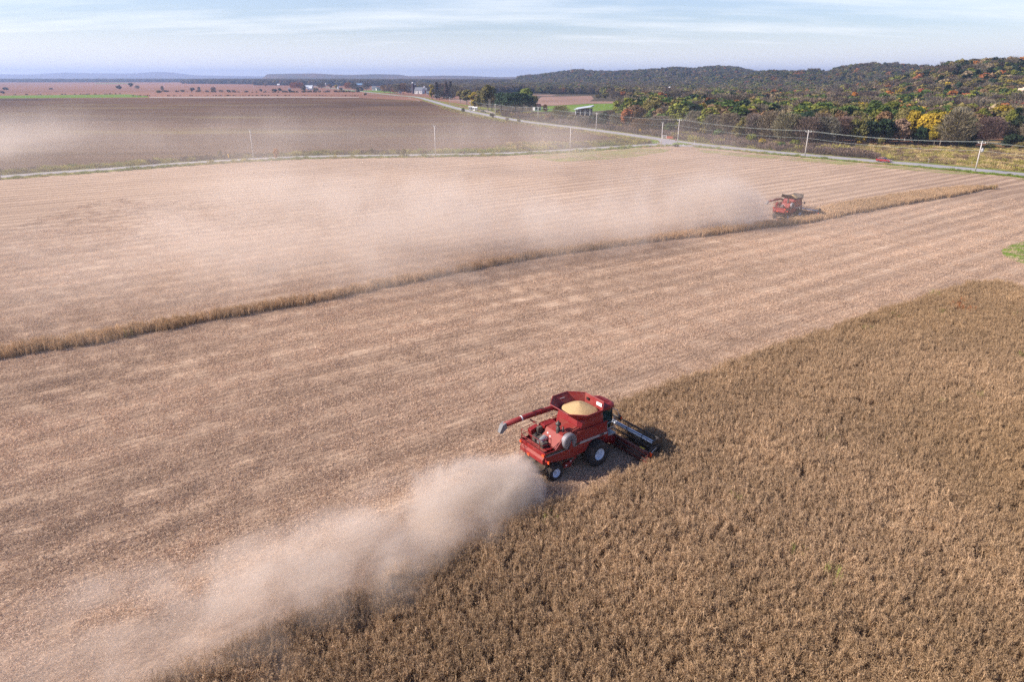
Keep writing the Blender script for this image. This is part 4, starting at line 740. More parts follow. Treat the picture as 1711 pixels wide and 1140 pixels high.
# jumble of white scrap
x, y, W, H = px_size(1020, 1037, 192, 180); r = empty('scrap_heap', (x, y, 0), 0, label='jumbled heap of white scrap and boards beside the brown wood', cat='scrap heap')
rr = random.Random(5)
for k in range(9): MB().box((rr.uniform(-W / 2, W / 2), rr.uniform(-2, 2), rr.uniform(.3, H * .33)), (rr.uniform(1, 2.6), rr.uniform(.5, 2), rr.uniform(.25, 1.0)), M_=Matrix.Rotation(rr.uniform(-.7, .7), 3, 'Y')).build('board', M['wall_white'], r)
MB().cyl((-1.5, 0, 0), (-1.2, 0, H), .35, .12, 8).build('pipe', M['wall_white'], r)
for (u, v, wpx, hpx, lb) in ((1045, 213.6, 8, 6, 'leftmost of the pale rubble piles beyond the road junction'), (1056.5, 215, 9, 6.5, 'tallest pale rubble pile, in the middle of the row by the road'), (1063, 216.6, 8, 5.5, 'pale rubble pile just left of the yellow warning sign'), (1083, 219.5, 14, 3.5, 'low flat white rubble pile right of the yellow warning sign')):
    x, y, W, H = px_size(u - wpx / 2, u + wpx / 2, v, v - hpx); mb = MB()
    for k in range(46):
        a = rr.uniform(0, 6.28); q = rr.random() ** .6; px_, py_ = math.cos(a) * q * W / 2, math.sin(a) * q * W / 2.6; z = (1 - q) * H * rr.uniform(.7, 1)
        s = rr.uniform(.35, .8); mb.box((px_, py_, max(z, s * .25)), (s * rr.uniform(.8, 2.2), s * rr.uniform(.6, 1.3), s * .7), M_=Matrix.Rotation(rr.uniform(0, 3), 3, 'Z') @ Matrix.Rotation(rr.uniform(-.8, .8), 3, 'X'))
    o = mb.build('rubble_pile', M['rubble']); o.location = (x, y, 0); tag(o, lb, 'rubble pile', 'pale rubble piles beyond the junction')
# farmstead
silo(688.5, 692.5, 156, 137, 'dark tower silo with a pale cap, left one of the farmstead pair', 'silo_dark', 'wall_white', 'twin silos at the far farmstead'); silo(692.5, 696, 156, 140, 'dark tower silo touching the barn, right one of the farmstead pair', 'silo_dark', 'wall_white', 'twin silos at the far farmstead')
house('barn', 694.5, 708, 156.5, 145.5, 'white gabled barn with a grey roof beside the twin silos', 'wall_white', 'roof_grey', 'barn', R(-15), .55, .9)
house('barn', 706.5, 714, 155.5, 146.5, 'dark red barn behind the white gabled barn', 'barn_red', 'roof_grey', 'barn', 0, .6)
silo(708, 711.5, 155, 144, 'short round bin with a white top behind the red barn', 'galv', 'wall_white')
house('farm_shed', 679.5, 689, 155, 147, 'low tan shed left of the twin silos', 'tan_field', 'roof_grey', 'shed')
house('farmhouse', 666, 671, 155.5, 150.5, 'tiny white outbuilding under bare trees left of the farmstead', 'wall_white', 'roof_grey'); house('farmhouse', 713.5, 716, 157.5, 152, 'narrow white outbuilding right of the red barn', 'wall_white', 'roof_grey')
house('farmhouse', 732, 738, 154.5, 150.5, 'white house showing between the dark conifers of the farmstead', 'wall_white', 'wall_white')
house('farmhouse', 622, 629, 150.5, 143.5, 'grey-roofed white farmhouse left of the bare trees', 'wall_white', 'roof_grey'); house('farmhouse', 628.5, 635.5, 150.8, 145, 'low white wing with a grey roof joined to the farmhouse', 'wall_white', 'roof_grey', rz=R(25))
house('machine_shed', 593, 608.5, 144, 139, 'long shed with a blue roof among the far trees', 'roof_grey', 'roof_blue', 'shed'); house('machine_shed', 511, 523, 148, 142.2, 'long low white-roofed shed on the far plain', 'wall_white', 'roof_metal', 'shed')
house('farmhouse', 514.5, 522, 150, 144.8, 'bright white shed in front of the long far shed', 'wall_white', 'wall_white', 'shed'); house('farmhouse', 463.5, 467.5, 142.6, 139.8, 'tiny bright white house on the far left horizon', 'wall_white', 'wall_white')
house('farmhouse', 455, 459.5, 142, 139.8, 'tiny pinkish house on the far left horizon', 'rubble', 'roof_grey'); house('farmhouse', 482, 486, 150, 147, 'tiny pale shed behind the hedge line', 'wall_white', 'roof_grey', 'shed')
silo(563.5, 566, 148, 142.5, 'small white round bin among brown far trees', 'wall_white', 'wall_white'); silo(543.5, 545.5, 143, 138.5, 'thin white bin rising above the far woods', 'wall_white', 'wall_white')
silo(1115, 1120.5, 163, 144.3, 'white domed silo above the woods below the hills', 'wall_white', 'wall_white'); silo(1120.8, 1124, 163, 147.5, 'shorter blue-grey silo beside the white domed one', 'roof_blue', 'roof_metal')
house('machine_shed', 1143, 1164, 167, 157, 'long pale-roofed shed in the clearing of the wood', 'wall_white', 'roof_metal', 'shed', R(4), .6, .9)
house('farmhouse', 785.5, 789, 183.5, 179.8, 'white box trailer at the left end of the grove', 'wall_white', 'wall_white', 'trailer', 0, .85, .5)
house('farmhouse', 790.5, 797.5, 184.6, 181.4, 'long white trailer parked under the golden tree', 'wall_white', 'wall_white', 'trailer', R(-25), .85, .35)
# rock faces on the near hill
M['rock'] = plain('pale_sandstone', (0.60, 0.46, 0.34), 0.9, vary=0.35, scale=0.6)
for (u, v, Y, W, H, lb) in ((1599, 160, 585, 8, 8, 'pale sandstone outcrop high on the right hill'), (1577, 167.5, 560, 10, 4.5, 'low band of pale rock in the trees below the high outcrop'), (1559, 166.5, 565, 4, 4, 'small pale rock left of the low rock band'), (1708, 152.5, 520, 5, 4, 'pale rock at the right edge of the hill')):
    x, y, z = AT(u, v, Y); mb = MB(); rr = random.Random(int(u))
    for k in range(12):
        s = rr.uniform(.25, .5); mb.box((rr.uniform(-W / 2, W / 2), rr.uniform(-1.5, 1.5), rr.uniform(-H / 2, H / 2)), (W * s, 4, H * s * 1.3), M_=Matrix.Rotation(rr.uniform(-.5, .5), 3, 'Y') @ Matrix.Rotation(rr.uniform(-.5, .5), 3, 'Z'))
    mb.box((0, 2.5, -H), (W * .8, 4, H * 2)); o = mb.build('rock_outcrop', M['rock'], bevel=0.3); o.location = (x, y, z); tag(o, lb, 'rock', 'pale rocks on the near hill')
# mast on the hill
x, y, z = AT(953.5, 121, 2450); r = empty('radio_mast', (x, y, z - 12), 0, label='thin pale radio mast on top of the wooded hill', cat='radio mast'); H = AT(953.5, 106.5, 2450)[2] - z + 12
mb = MB()
for a in range(3): mb.cyl((1.2 * math.cos(a * 2.094), 1.2 * math.sin(a * 2.094), 0), (.5 * math.cos(a * 2.094), .5 * math.sin(a * 2.094), H), .22, .16, 5)
for k in range(int(H / 2.5)):
    for a in range(3): mb.cyl((1.1 * math.cos(a * 2.094), 1.1 * math.sin(a * 2.094), k * 2.5), (1.0 * math.cos(a * 2.094 + 2.094), 1.0 * math.sin(a * 2.094 + 2.094), k * 2.5 + 2.5), .1, .1, 4)
mb.build('lattice', M['white'], r); MB().cyl((0, 0, H), (0, 0, H + 4), .25, .1, 6).build('antenna', M['white'], r); MB().cyl((.6, 0, H * .8), (1.6, -.6, H * .8), .9, .9, 12).build('dish', M['white'], r)

# ================================================================ power line, signs
M['pole'] = plain('grey_pole_wood', (0.54, 0.50, 0.48), 0.85, vary=0.25, scale=2); M['wire'] = plain('aluminium_wire', (0.34, 0.39, 0.38), 0.35, 0.3, vary=0.05); M['insul'] = plain('white_insulator', (0.7, 0.75, 0.78), 0.3, vary=0.05)
POLES = {}
def pole(key, u, vb, vt, label, group, arm=True, face=0.0, trans=False, low=None):
    x, y = G(u, vb); H = AT(u, vt, y)[2]; r = empty('utility_pole', (x, y, 0), face, label=label, cat='utility pole', group=group)
    MB().cyl((0, 0, -.3), (0, 0, H), .19, .12, 12).build('post', M['pole'], r, smooth=True)
    if arm:
        MB().box((0, .16, H - .35), (2.0, .10, .12)).build('crossarm', M['pole'], r)
        for s in (-.9, 0, .9): MB().lathe([(.05, 0), (.11, .05), (.05, .12), (.11, .18), (.04, .3)], (s, .16 if s else 0, H - .29 + (0 if s else .29)), n=10).build('insulator', M['insul'], r, smooth=True)
    else:
        for s in (-1, 1): MB().cyl((0, 0, H - .15), (s * .45, 0, H + .25), .06, .05, 8).build('insulator', M['insul'], r, smooth=True)
    if trans:
        MB().lathe([(.05, 0), (.3, .02), (.32, .1), (.32, .95), (.3, 1.0), (.12, 1.05), (.08, 1.25)], (.55, -.1, H - 2.9), n=16).build('transformer', M['galv'], r, smooth=True)
        MB().box((.2, 0, H - 2.2), (.4, .1, .1)).build('bracket', M['dark'], r)
    POLES[key] = Vector((x, y, H)); return r
gm_, gs_ = 'utility poles of the main road line', 'utility poles along the side road'
da = R(-35)
pole('P1', 1629, 287.5, 236.8, 'tall pole with a grey transformer near the right edge, right of the red car', gm_, face=da, trans=True)
pole('P2', 1344.6, 262, 218.5, 'roadside pole between the two-road junction and the red car', gm_, face=da); pole('P3', 1132, 240.2, 199.2, 'taller pole at the junction, beside the stop sign', gm_, face=da)
pole('P4', 996, 218, 188.6, 'roadside pole in front of the brown brush, right of the metal-roofed shed', gm_, face=R(-60)); pole('P5', 899, 202.8, 178.6, 'roadside pole standing near the small cottage', gm_, face=R(-60))
pole('P6', 827.5, 196, 173.8, 'roadside pole between the golden trees and the dark pines', gm_, face=R(-60)); pole('P7', 786, 186, 168.2, 'roadside pole at the left end of the grove', gm_, face=R(-60)); pole('P8', 752, 176.3, 162.5, 'small far pole of the main line left of the grove', gm_, face=R(-60)); pole('P9', 727, 169, 158, 'farthest visible pole of the main line, below the farmstead', gm_, face=R(-60))
pole('S1', 424, 266.2, 217.5, 'pole on the side road right of the yellow marker', gs_, arm=False); pole('S2', 728, 261, 210.8, 'middle pole of the side road in front of the dark field', gs_, arm=False); pole('S3', 952.5, 254.5, 213.4, 'pole on the side road near the tip of the dark field', gs_, arm=False)
pole('S4', 1104.6, 245.8, 205.2, 'shorter pole at the junction, at the end of the side road', gs_, arm=False); pole('S0', 1.5, 300, 251, 'pole of the side road cut by the left edge of the photograph', gs_, arm=False)
d_ = POLES['P1'] - POLES['P2']; POLES['P0'] = POLES['P1'] + d_; 
r = empty('utility_pole', (POLES['P0'].x, POLES['P0'].y, 0), da, label='pole of the main road line beyond the right edge', cat='utility pole', group=gm_); MB().cyl((0, 0, -.3), (0, 0, POLES['P0'].z), .19, .12, 12).build('post', M['pole'], r)
def wire(a, b_, off, dz, rad, sag, label, name='power_line'):
    A = Vector(a); B = Vector(b_); t_ = (B - A); nrm = Vector((-t_.y, t_.x, 0)).normalized() * off; pts = []
    for k in range(17):
        f = k / 16; pts.append(A.lerp(B, f) + nrm + Vector((0, 0, dz - sag * 4 * f * (1 - f)))); 
    o = MB().tube(pts, rad, 6).build(name, M['wire']); tag(o, label, 'power line', 'wires of the main road line')
keys = ['P0', 'P1', 'P2', 'P3', 'P4', 'P5', 'P6', 'P7', 'P8', 'P9']
span = ['past the right edge', 'between the transformer pole and the next pole left', 'between the middle roadside pole and the junction pole', 'left of the junction pole to the shed pole', 'between the shed pole and the cottage pole', 'across the dark pines', 'across the golden trees', 'left of the grove', 'toward the farmstead']
for i in range(9):
    a, b_ = POLES[keys[i]], POLES[keys[i + 1]]; rad = 0.020 if i < 4 else 0.028
    for off, nm in ((-.9, 'near upper wire '), (.9, 'far upper wire ')): wire(a, b_, off, .05 if off else .3, rad, 0.9, nm + span[i])
    if i < 6: wire(a, b_, .2, -2.4, rad * 1.1, 0.9, 'lower cable ' + span[i])
# signs and posts
M['sign_red'] = plain('sign_red', (0.60, 0.02, 0.03), 0.4, vary=0.05); M['sign_yellow'] = plain('sign_yellow', (0.80, 0.45, 0.01), 0.4, vary=0.05); M['net'] = plain('orange_netting', (0.55, 0.10, 0.05), 0.7); M['white_flat'] = plain('white_sheet', (0.78, 0.78, 0.78), 0.5, vary=0.05)
def ngon(n, r_, y0, y1, z, rot=0): return MB().prism([(r_ * math.cos(2 * math.pi * k / n + rot), z + r_ * math.sin(2 * math.pi * k / n + rot)) for k in range(n)], y0, y1)
x, y = G(1128.5, 241.5); r = empty('stop_sign', (x, y, 0), R(15), label='red octagonal stop sign at the junction beside the taller pole', cat='stop sign'); MB().box((0, .05, 1.2), (.08, .08, 2.4)).build('post', M['galv'], r)
ngon(8, .44, -.02, 0.0, 2.05, math.pi / 8).build('rim', M['white_flat'], r); ngon(8, .40, -.04, -.022, 2.05, math.pi / 8).build('plate', M['sign_red'], r)
cu = bpy.data.curves.new('stop', 'FONT'); cu.body = 'STOP'; cu.size = .30; cu.align_x = 'CENTER'; cu.align_y = 'CENTER'; tmp = bpy.data.objects.new('stop', cu); COL.objects.link(tmp); bpy.context.view_layer.update()
me = bpy.data.meshes.new_from_object(tmp); bpy.data.objects.remove(tmp); me.materials.clear(); me.materials.append(M['white_flat']); o = bpy.data.objects.new('lettering', me); COL.objects.link(o); o.parent = r; o.location = (0, -.047, 2.05); o.rotation_euler = (R(90), 0, 0)
x, y = G(1068.8, 225.3); r = empty('warning_sign', (x, y, 0), R(5), label='yellow diamond warning sign on a post before the rubble piles', cat='road sign'); MB().box((0, .05, 1.3), (.09, .09, 2.6)).build('post', M['galv'], r); ngon(4, .72, -.03, 0.0, 2.35).build('plate', M['sign_yellow'], r)
x, y = G(382.3, 266.2); r = empty('warning_sign', (x, y, 0), R(-40), label='narrow yellow marker sign on the side road at left', cat='road sign'); MB().box((0, .05, .8), (.07, .07, 1.6)).build('post', M['galv'], r); MB().box((0, -.02, 1.25), (.35, .04, 1.1)).build('plate', M['sign_yellow'], r)
x, y = G(1110, 231.2); r = empty('gate', (x, y, 0), R(-20), label='small white gate beside the orange netting past the junction', cat='gate')
for s in (-1, 1): MB().box((s * .9, 0, .75), (.16, .16, 1.5)).build('post', M['white_flat'], r)
for z in (.7, 1.3): MB().box((0, 0, z), (1.7, .06, .14)).build('rail', M['white_flat'], r)
x, y = G(1119, 232.2); r = empty('netting_fence', (x, y, 0), R(-20), label='short orange-red netting fence beyond the junction', cat='fence')
for s in (-1.5, -.5, .5, 1.5): MB().box((s, 0, .7), (.08, .08, 1.4)).build('post', M['wood_beam'], r)
mb = MB()
for k in range(9): mb.box((0, -.06, .25 + k * .12), (3.0, .03, .055))
for k in range(25): mb.box((-1.5 + k * .125, -.06, .74), (.035, .034, 1.05))
mb.build('netting', M['net'], r)
for (u, v, h, lb, nm) in ((1160.5, 240.3, 1.1, 'white marker post on the far side of the main road', 'marker_post'), (1141.5, 243.6, .9, 'white marker post at the tip of the traffic island', 'marker_post'), (1099, 240.5, .8, 'short pale post at the grass corner of the junction', 'marker_post'), (1623, 277, 1.0, 'thin pale fence post in the pasture left of the transformer pole', 'fence_post'), (1710, 283.5, 1.1, 'pale fence post at the right edge of the pasture', 'fence_post'), (1551, 272.5, 1.3, 'leaning pale stump post in the pasture right of the red car', 'fence_post')):
    x, y = G(u, v); r = empty(nm, (x, y, 0), 0, label=lb, cat='post'); MB().box((0, 0, h / 2), (.12, .12, h)).build('post', M['white_flat'] if nm == 'marker_post' else M['wood_beam'], r); MB().prism([(-.06, h), (.06, h), (0, h + .1)], -.06, .06).build('cap', M['white_flat'], r)

# ================================================================ cars
M['car_red'] = paint('car_red', (0.24, 0.004, 0.012), 0.3, amt=0.08, coat=0.3); M['car_dark'] = paint('car_dark', (0.02, 0.022, 0.028), 0.3, amt=0.1, coat=0.5)
def make_car(x, y, z, rz, mat, label):
    r = empty('parked_car' if mat == 'car_dark' else 'car', (x, y, z), rz, label=label, cat='car'); L_, Wd = 4.6, 1.80
    low = [(-2.28, .35), (-2.3, .75), (-2.18, 1.02), (-1.2, 1.06), (.95, 1.02), (1.9, .86), (2.24, .68), (2.3, .40)]; rings = []
    for yy, k, s in ((-.90, .94, .06), (-.86, 1, 0), (.86, 1, 0), (.90, .94, .06)): rings.append([(px * k, yy, pz - s * (pz - .6)) for px, pz in low])
    MB().loft(rings).build('body', M[mat], r, bevel=.05)
    cab = [(-2.05, 1.03), (-1.72, 1.48), (-1.2, 1.58), (.05, 1.56), (.95, 1.03)]
    MB().loft([[(px, s * .80 * (1 if pz < 1.2 else .86), pz) for px, pz in cab] for s in (-1, 1)]).build('window', M['window_dark'], r, bevel=.03)
    MB().loft([[(px, s * .72, pz) for px, pz in [(-1.80, 1.46), (-1.25, 1.60), (.02, 1.59), (.12, 1.53), (-1.7, 1.44)]] for s in (-1, 1)]).build('roof', M[mat], r, bevel=.03)
    for s in (-1, 1):
        for px in (-.35, -1.25): MB().box((px, s * .755, 1.30), (.07, .06, .52), M_=Matrix.Rotation(-s * .28, 3, 'X')).build('pillar', M[mat], r)
        MB().box((.72, s * .95, 1.08), (.16, .16, .12)).build('mirror', M[mat], r)
        MB().box((2.16, s * .62, .74), (.2, .36, .14)).build('headlight', M['white'], r); MB().box((-2.22, s * .68, .92), (.14, .26, .2)).build('tail_light', M['amber'], r)
        for px in (1.42, -1.38):
            w_ = MB().lathe([(.20, -.1), (.31, -.115), (.34, -.05), (.34, .05), (.31, .115), (.20, .1)], (px, s * .80, .34), 'y', 20).build('wheel', M['rubber'], r); MB().lathe([(.02, -.06), (.2, -.05), (.22, -.12), (.22, .12), (.2, .05), (.02, .06)], (px, s * .80, .34), 'y', 16).build('rim', M['rim'], w_)
    return r
cx_, cy_ = G(1476.5, 271.2); cd = G(1490, 272.4); make_car(cx_, cy_, .07, math.atan2(cd[1] - cy_, cd[0] - cx_) , 'car_red', 'small red hatchback driving on the main road at right')
x, y = G(807.5, 187.8); make_car(x, y, .09, R(-40), 'car_dark', 'dark car standing on the pale driveway by the grove')

# ================================================================ combine harvesters (x forward, y left, origin under the front axle)
def text_mesh(body, size, mat, parent, loc, rot, name='lettering', depth=0.0, shear=0.0):
    cu = bpy.data.curves.new(name, 'FONT'); cu.body = body; cu.size = size; cu.align_x = 'CENTER'; cu.align_y = 'CENTER'; cu.offset = 0.012; cu.shear = shear
    tmp = bpy.data.objects.new(name, cu); COL.objects.link(tmp); bpy.context.view_layer.update(); me = bpy.data.meshes.new_from_object(tmp); bpy.data.objects.remove(tmp)
    me.materials.clear(); me.materials.append(mat); o = bpy.data.objects.new(name, me); COL.objects.link(o); o.parent = parent; o.location = loc; o.rotation_euler = rot; return o
def oct_ring(hx0, hx1, hy, cx_, cy_, z, dz_f=0.0, dz_r=0.0):
    """octagonal rim: x from hx0 to hx1, half width hy, corner cuts cx_, cy_"""
    P = [(hx1, -hy + cy_), (hx1, hy - cy_), (hx1 - cx_, hy), (hx0 + cx_, hy), (hx0, hy - cy_), (hx0, -hy + cy_), (hx0 + cx_, -hy), (hx1 - cx_, -hy)]
    return [(x, y, z + (dz_f if x > hx1 - .01 else 0) + (dz_r if x < hx0 + .01 else 0)) for x, y in P]
def make_combine(loc, rz, label, near=True):
    root = empty('combine_harvester', (*loc, 0), rz, label=label, cat='combine', group='red combines harvesting the field')
    RD = M['red']; YS = 1.42
    # ---- lower body with the sloping skirt
    skirt = [(-4.75, 1.75), (-4.75, 2.45), (1.05, 2.45), (1.15, 1.9), (1.05, 1.65), (.75, 2.02), (.35, 2.16), (-.35, 2.16), (-.8, 1.95), (-1.05, 1.45), (-2.2, 1.35), (-3.4, 1.45), (-4.2, 1.6)]
    b = MB()
    for s in (-1, 1): b.prism(skirt, s * YS, s * (YS - .06))
    b.prism([(-4.0, 1.2), (-4.3, 2.35), (.9, 2.35), (1.0, 1.5), (.2, 1.3)], -.95, .95); b.build('body', RD, root, bevel=.02)
    # stripe along the side: dark at the rear, pale at the front
    for s in (-1, 1):
        y0 = s * (YS + .004); y1 = s * (YS + .012)
        MB().prism([(-4.72, 2.20), (-4.72, 2.38), (-1.6, 2.38), (-1.75, 2.20)], y0, y1).build('side_stripe', M['stripe_dark'], root); MB().prism([(-1.73, 2.20), (-1.58, 2.38), (1.0, 2.38), (1.0, 2.20)], y0, y1).build('side_stripe', M['stripe'], root)
        MB().box((-3.3, s * (YS + .02), 2.19), (2.8, .03, .03)).build('trim', M['stripe'], root)
    if near: text_mesh('2388', .22, M['stripe_dark'], root, (.45, -YS - .018, 2.29), (R(90), 0, 0))
    # ---- side panels and grain tank
    b = MB()
    for s in (-1, 1): b.prism([(-3.85, 2.42), (-3.1, 3.2), (-2.05, 3.2), (-1.95, 3.12), (.95, 3.26), (1.02, 2.42)], s * (YS - .03), s * (YS - .12))
    b.build('side_panel', RD, root, bevel=.025)
    b = MB()
    for s in (-1, 1):
        b.box((-.45, s * (YS + .0), 3.2), (2.9, .05, .05))
    b.build('panel_edge', M['red_deck'], root)
    t_ = MB(); t_.loft([oct_ring(-1.95, .85, 1.30, .25, .25, 2.4), oct_ring(-1.70, .85, 1.33, .25, .25, 3.5), oct_ring(-1.62, .80, 1.30, .35, .3, 3.90)]); t_.build('grain_tank', RD, root, bevel=.02)
    # flared extension: eight sheets, open on top
    lo = oct_ring(-1.62, .80, 1.30, .45, .4, 3.90)
    hi = oct_ring(-2.45, .92, 1.92, 1.0, .92, 4.60) if near else oct_ring(-2.75, 1.65, 1.55, .75, .55, 4.15, dz_f=.45, dz_r=.65)
    ext = MB(); ext.loft([lo, hi], caps=False); ext.build('tank_extension', M['red_deck'] if near else M['tarp'], root, solid=.035)
    rim = MB(); em = RD if near else M['tarp']
    for i in range(8): rim.tube([hi[i], hi[(i + 1) % 8]], .04, 6)
    for i in range(8): rim.tube([lo[i], hi[i]], .022, 5)
    rim.build('extension_rim', em, root)
    if near:
        MB().box((-.75, 1.745, 4.24), (.42, .02, .3), M_=Matrix.Rotation(R(29), 3, 'X')).build('decal', M['white_flat'], root)
        MB().quad((.74, -.98, 4.50), (.745, -.42, 4.50), (.72, -.42, 4.24), (.715, -.98, 4.24)).build('decal', M['white_flat'], root)
        MB().box((.74, .55, 4.33), (.05, .2, .2)).build('sensor', M['black'], root)
        for f in (.3, .62): MB().box((lo[2][0] * (1 - f) + lo[3][0] * f - .1, 1.58, 4.1), (.03, .03, 1.05), M_=Matrix.Rotation(R(-31), 3, 'X')).build('rib', RD, root)
    # ---- engine hood
    MB().prism([(-3.82, 2.42), (-3.12, 3.24), (-1.62, 3.46), (-1.62, 2.42)], -YS + .13, .55).build('engine_hood', M['red_deck'], root, bevel=.03)
    for x, w_ in ((-2.76, .60), (-2.08, .66)): MB().box((x, -.42, 3.275 + (x + 3.0) * .147 + .02), (w_, 1.5, .05), M_=Matrix.Rotation(-.146, 3, 'Y')).build('hood_plate', M['red_deck'], root, bevel=.012)
    MB().box((-2.55, 1.05, 2.75), (1.1, .55, .85)).build('fuel_tank', RD, root, bevel=.05); MB().box((-3.75, 1.12, 2.62), (.75, .42, 1.15), M_=Matrix.Rotation(R(-14), 3, 'Y')).build('radiator_box', RD, root, bevel=.04)
    # open bay behind the hood
    MB().box((-4.2, .2, 2.25), (1.15, 2.3, .1)).build('rear_deck', M['red_deck'], root); 
    for c, d in (((-3.95, .45, 2.55), (.6, .7, .55)), ((-4.1, -.35, 2.5), (.5, .5, .4)), ((-3.6, .75, 2.9), (.4, .25, .8))): MB().box(c, d).build('engine_part', M['dark'], root, bevel=.04)
    MB().cyl((-4.25, -.15, 2.62), (-3.65, .05, 2.72), .24, .24, 14).build('air_filter', M['galv'], root, smooth=False); MB().tube([(-3.7, .4, 2.7), (-4.1, .55, 3.0), (-4.3, .3, 2.5)], .07, 8).build('hose', M['black'], root, smooth=True)
    for c in ((-3.35, .1, 2.95), (-3.42, -.25, 2.85)): MB().box(c, (.06, .14, .14)).build('decal', M['white_flat'], root)
    # precleaner stack
    st = MB().lathe([(.13, 0), (.15, .1), (.15, .5), (.10, .55), (.10, .72)], (-3.02, -.62, 3.1), n=14).build('air_stack', M['dark'], root, smooth=True); MB().lathe([(.05, .7), (.2, .74), (.2, .86), (.07, .94), (.05, 1.05)], (-3.02, -.62, 3.1), n=14).build('cap', M['black'], st, smooth=True)
    MB().cyl((-2.85, -.95, 3.1), (-2.85, -.95, 3.75), .06, .06, 10).build('exhaust_pipe', M['black'], root, smooth=True)
    # rotary air screen on the right side
    rs = MB().lathe([(.60, .1), (.60, -.20), (.54, -.27), (.10, -.30), (.03, -.32)], (-2.72, -YS + .02, 2.82), 'y', 28).build('air_screen', M['screen'], root)
    b = MB()
    for k in range(12):
        a = k * math.pi / 6; b.box((-2.72 + .32 * math.cos(a), -YS - .285, 2.82 + .32 * math.sin(a)), (.44, .02, .022), M_=Matrix.Rotation(-a, 3, 'Y'))
    b.build('spoke', M['dark'], rs); MB().prism([(-2.72, 2.98), (-2.96, 2.22), (-2.48, 2.22)], -YS - .335, -YS - .27).build('duct', RD, rs, bevel=.02)
    # ---- rear: hood, lights, chopper
    MB().prism([(-4.72, 2.15), (-4.92, 1.95), (-4.92, 1.62), (-4.6, 1.42), (-4.3, 1.45), (-4.3, 2.2)], -1.30, 1.30).build('rear_hood', M['red_deck'], root, bevel=.04)
    MB().box((-4.78, 0, 2.30), (.08, 2.86, .34)).build('rear_panel', RD, root, bevel=.02)
    for y in (-1.28, 1.28, .25): MB().box((-4.95 if abs(y) < 1 else -4.87, y, 1.72 if abs(y) < 1 else 2.28), (.06, .22, .16)).build('tail_light', M['amber'], root)
    MB().prism([(-.2, -.12), (.2, -.12), (0, .24)], -4.99, -4.96, 'x').build('slow_sign', M['amber'], root)
    MB().box((-4.78, -1.62, 1.95), (.06, .4, .1)).build('light_arm', RD, root); MB().box((-4.80, -1.80, 1.95), (.06, .14, .2)).build('tail_light', M['amber'], root)
    MB().lathe([(.62, -.08), (.62, .08)], (-4.85, .55, 1.0), n=20).build('chaff_spreader', M['dark'], root); MB().lathe([(.62, -.08), (.62, .08)], (-4.85, -.55, 1.0), n=20).build('chaff_spreader', M['dark'], root)
    # ladder and railings at the rear left
    b = MB(); zt = 3.2
    pts = [(-4.75, 1.35), (-4.75, .2), (-4.75, -.75), (-3.95, -1.0)]
    for z in (2.75, zt): b.tube([(x, y, z) for x, y in pts], .022, 6)
    for x, y in pts: b.tube([(x, y, 2.3), (x, y, zt)], .022, 6)
    for z in (2.75, zt): b.tube([(-4.75, 1.35, z), (-3.3, 1.45, z + .1)], .022, 6)
    b.tube([(-3.3, 1.45, 2.3), (-3.3, 1.45, zt + .1)], .022, 6); b.tube([(-4.0, 1.4, 2.3), (-4.0, 1.4, zt + .05)], .022, 6); b.build('railing', RD, root)
    b = MB()
    for s in (-.2, .2): b.tube([(-5.1, .9 + s, 1.3), (-4.85, .9 + s, 2.9)], .02, 6)
    for k in range(5): b.tube([(-5.08 + k * .055, .7, 1.45 + k * .33), (-5.08 + k * .055, 1.1, 1.45 + k * .33)], .018, 6)
    b.build('ladder', RD, root)
    # ---- unloading auger folded back along the left side
    A = MB().tube([(-.7, 1.75, 3.35), (-1.3, 2.05, 3.58), (-3.6, 2.12, 3.55), (-5.75, 2.15, 3.45)], .20, 14).build('unloading_auger', RD, root, smooth=True)
    MB().cyl((-.7, 1.7, 1.9), (-.7, 1.7, 3.45), .22, .22, 14).build('elbow', RD, A, smooth=True); MB().loft([[(-5.55 + dx_, 2.15 + y, z) for dx_, y, z in q] for q in ([(-.1, -.21, 3.66), (-.1, .21, 3.66), (0, .21, 3.24), (0, -.21, 3.24)], [(-.38, -.2, 3.55), (-.38, .2, 3.55), (-.14, .2, 3.12), (-.14, -.2, 3.12)], [(-.62, -.15, 3.0), (-.62, .15, 3.0), (-.40, .15, 2.86), (-.40, -.15, 2.86)])]).build('spout', M['spout'], A, bevel=.03)
    MB().cyl((-4.25, 2.13, 3.53), (-4.17, 2.13, 3.535), .215, .215, 14).build('band', M['white_flat'], A); MB().cyl((-2.5, 2.1, 3.56), (-2.42, 2.1, 3.565), .23, .23, 14).build('band', RD, A); MB().box((-3.4, 1.8, 3.2), (.1, .6, .08)).build('cradle', RD, root); MB().tube([(-1.9, 1.6, 3.75), (-2.6, 1.9, 3.95), (-3.2, 2.1, 3.8)], .03, 6).build('hose', M['black'], root)
    # ---- cab
    cy0 = .35
    cab = [(1.0, 1.95), (2.05, 1.95), (2.30, 2.6), (2.22, 3.62), (1.0, 3.62)]
    MB().prism(cab, cy0 - .86, cy0 + .86).build('cab_glass', M['glass'], root, bevel=.04)
    b = MB()
    for s in (-1, 1):
        for (x0, z0, x1, z1) in ((1.02, 1.95, 1.02, 3.62), (2.07, 1.95, 2.31, 2.6), (2.31, 2.6, 2.23, 3.62), (1.02, 1.97, 2.07, 1.97)): b.cyl((x0, cy0 + s * .87, z0), (x1, cy0 + s * .87, z1), .045, .045, 6)
    b.build('cab_frame', M['black'], root); MB().box((1.5, cy0, 1.85), (1.35, 1.9, .18)).build('cab_floor', RD, root, bevel=.03)
    roof = []
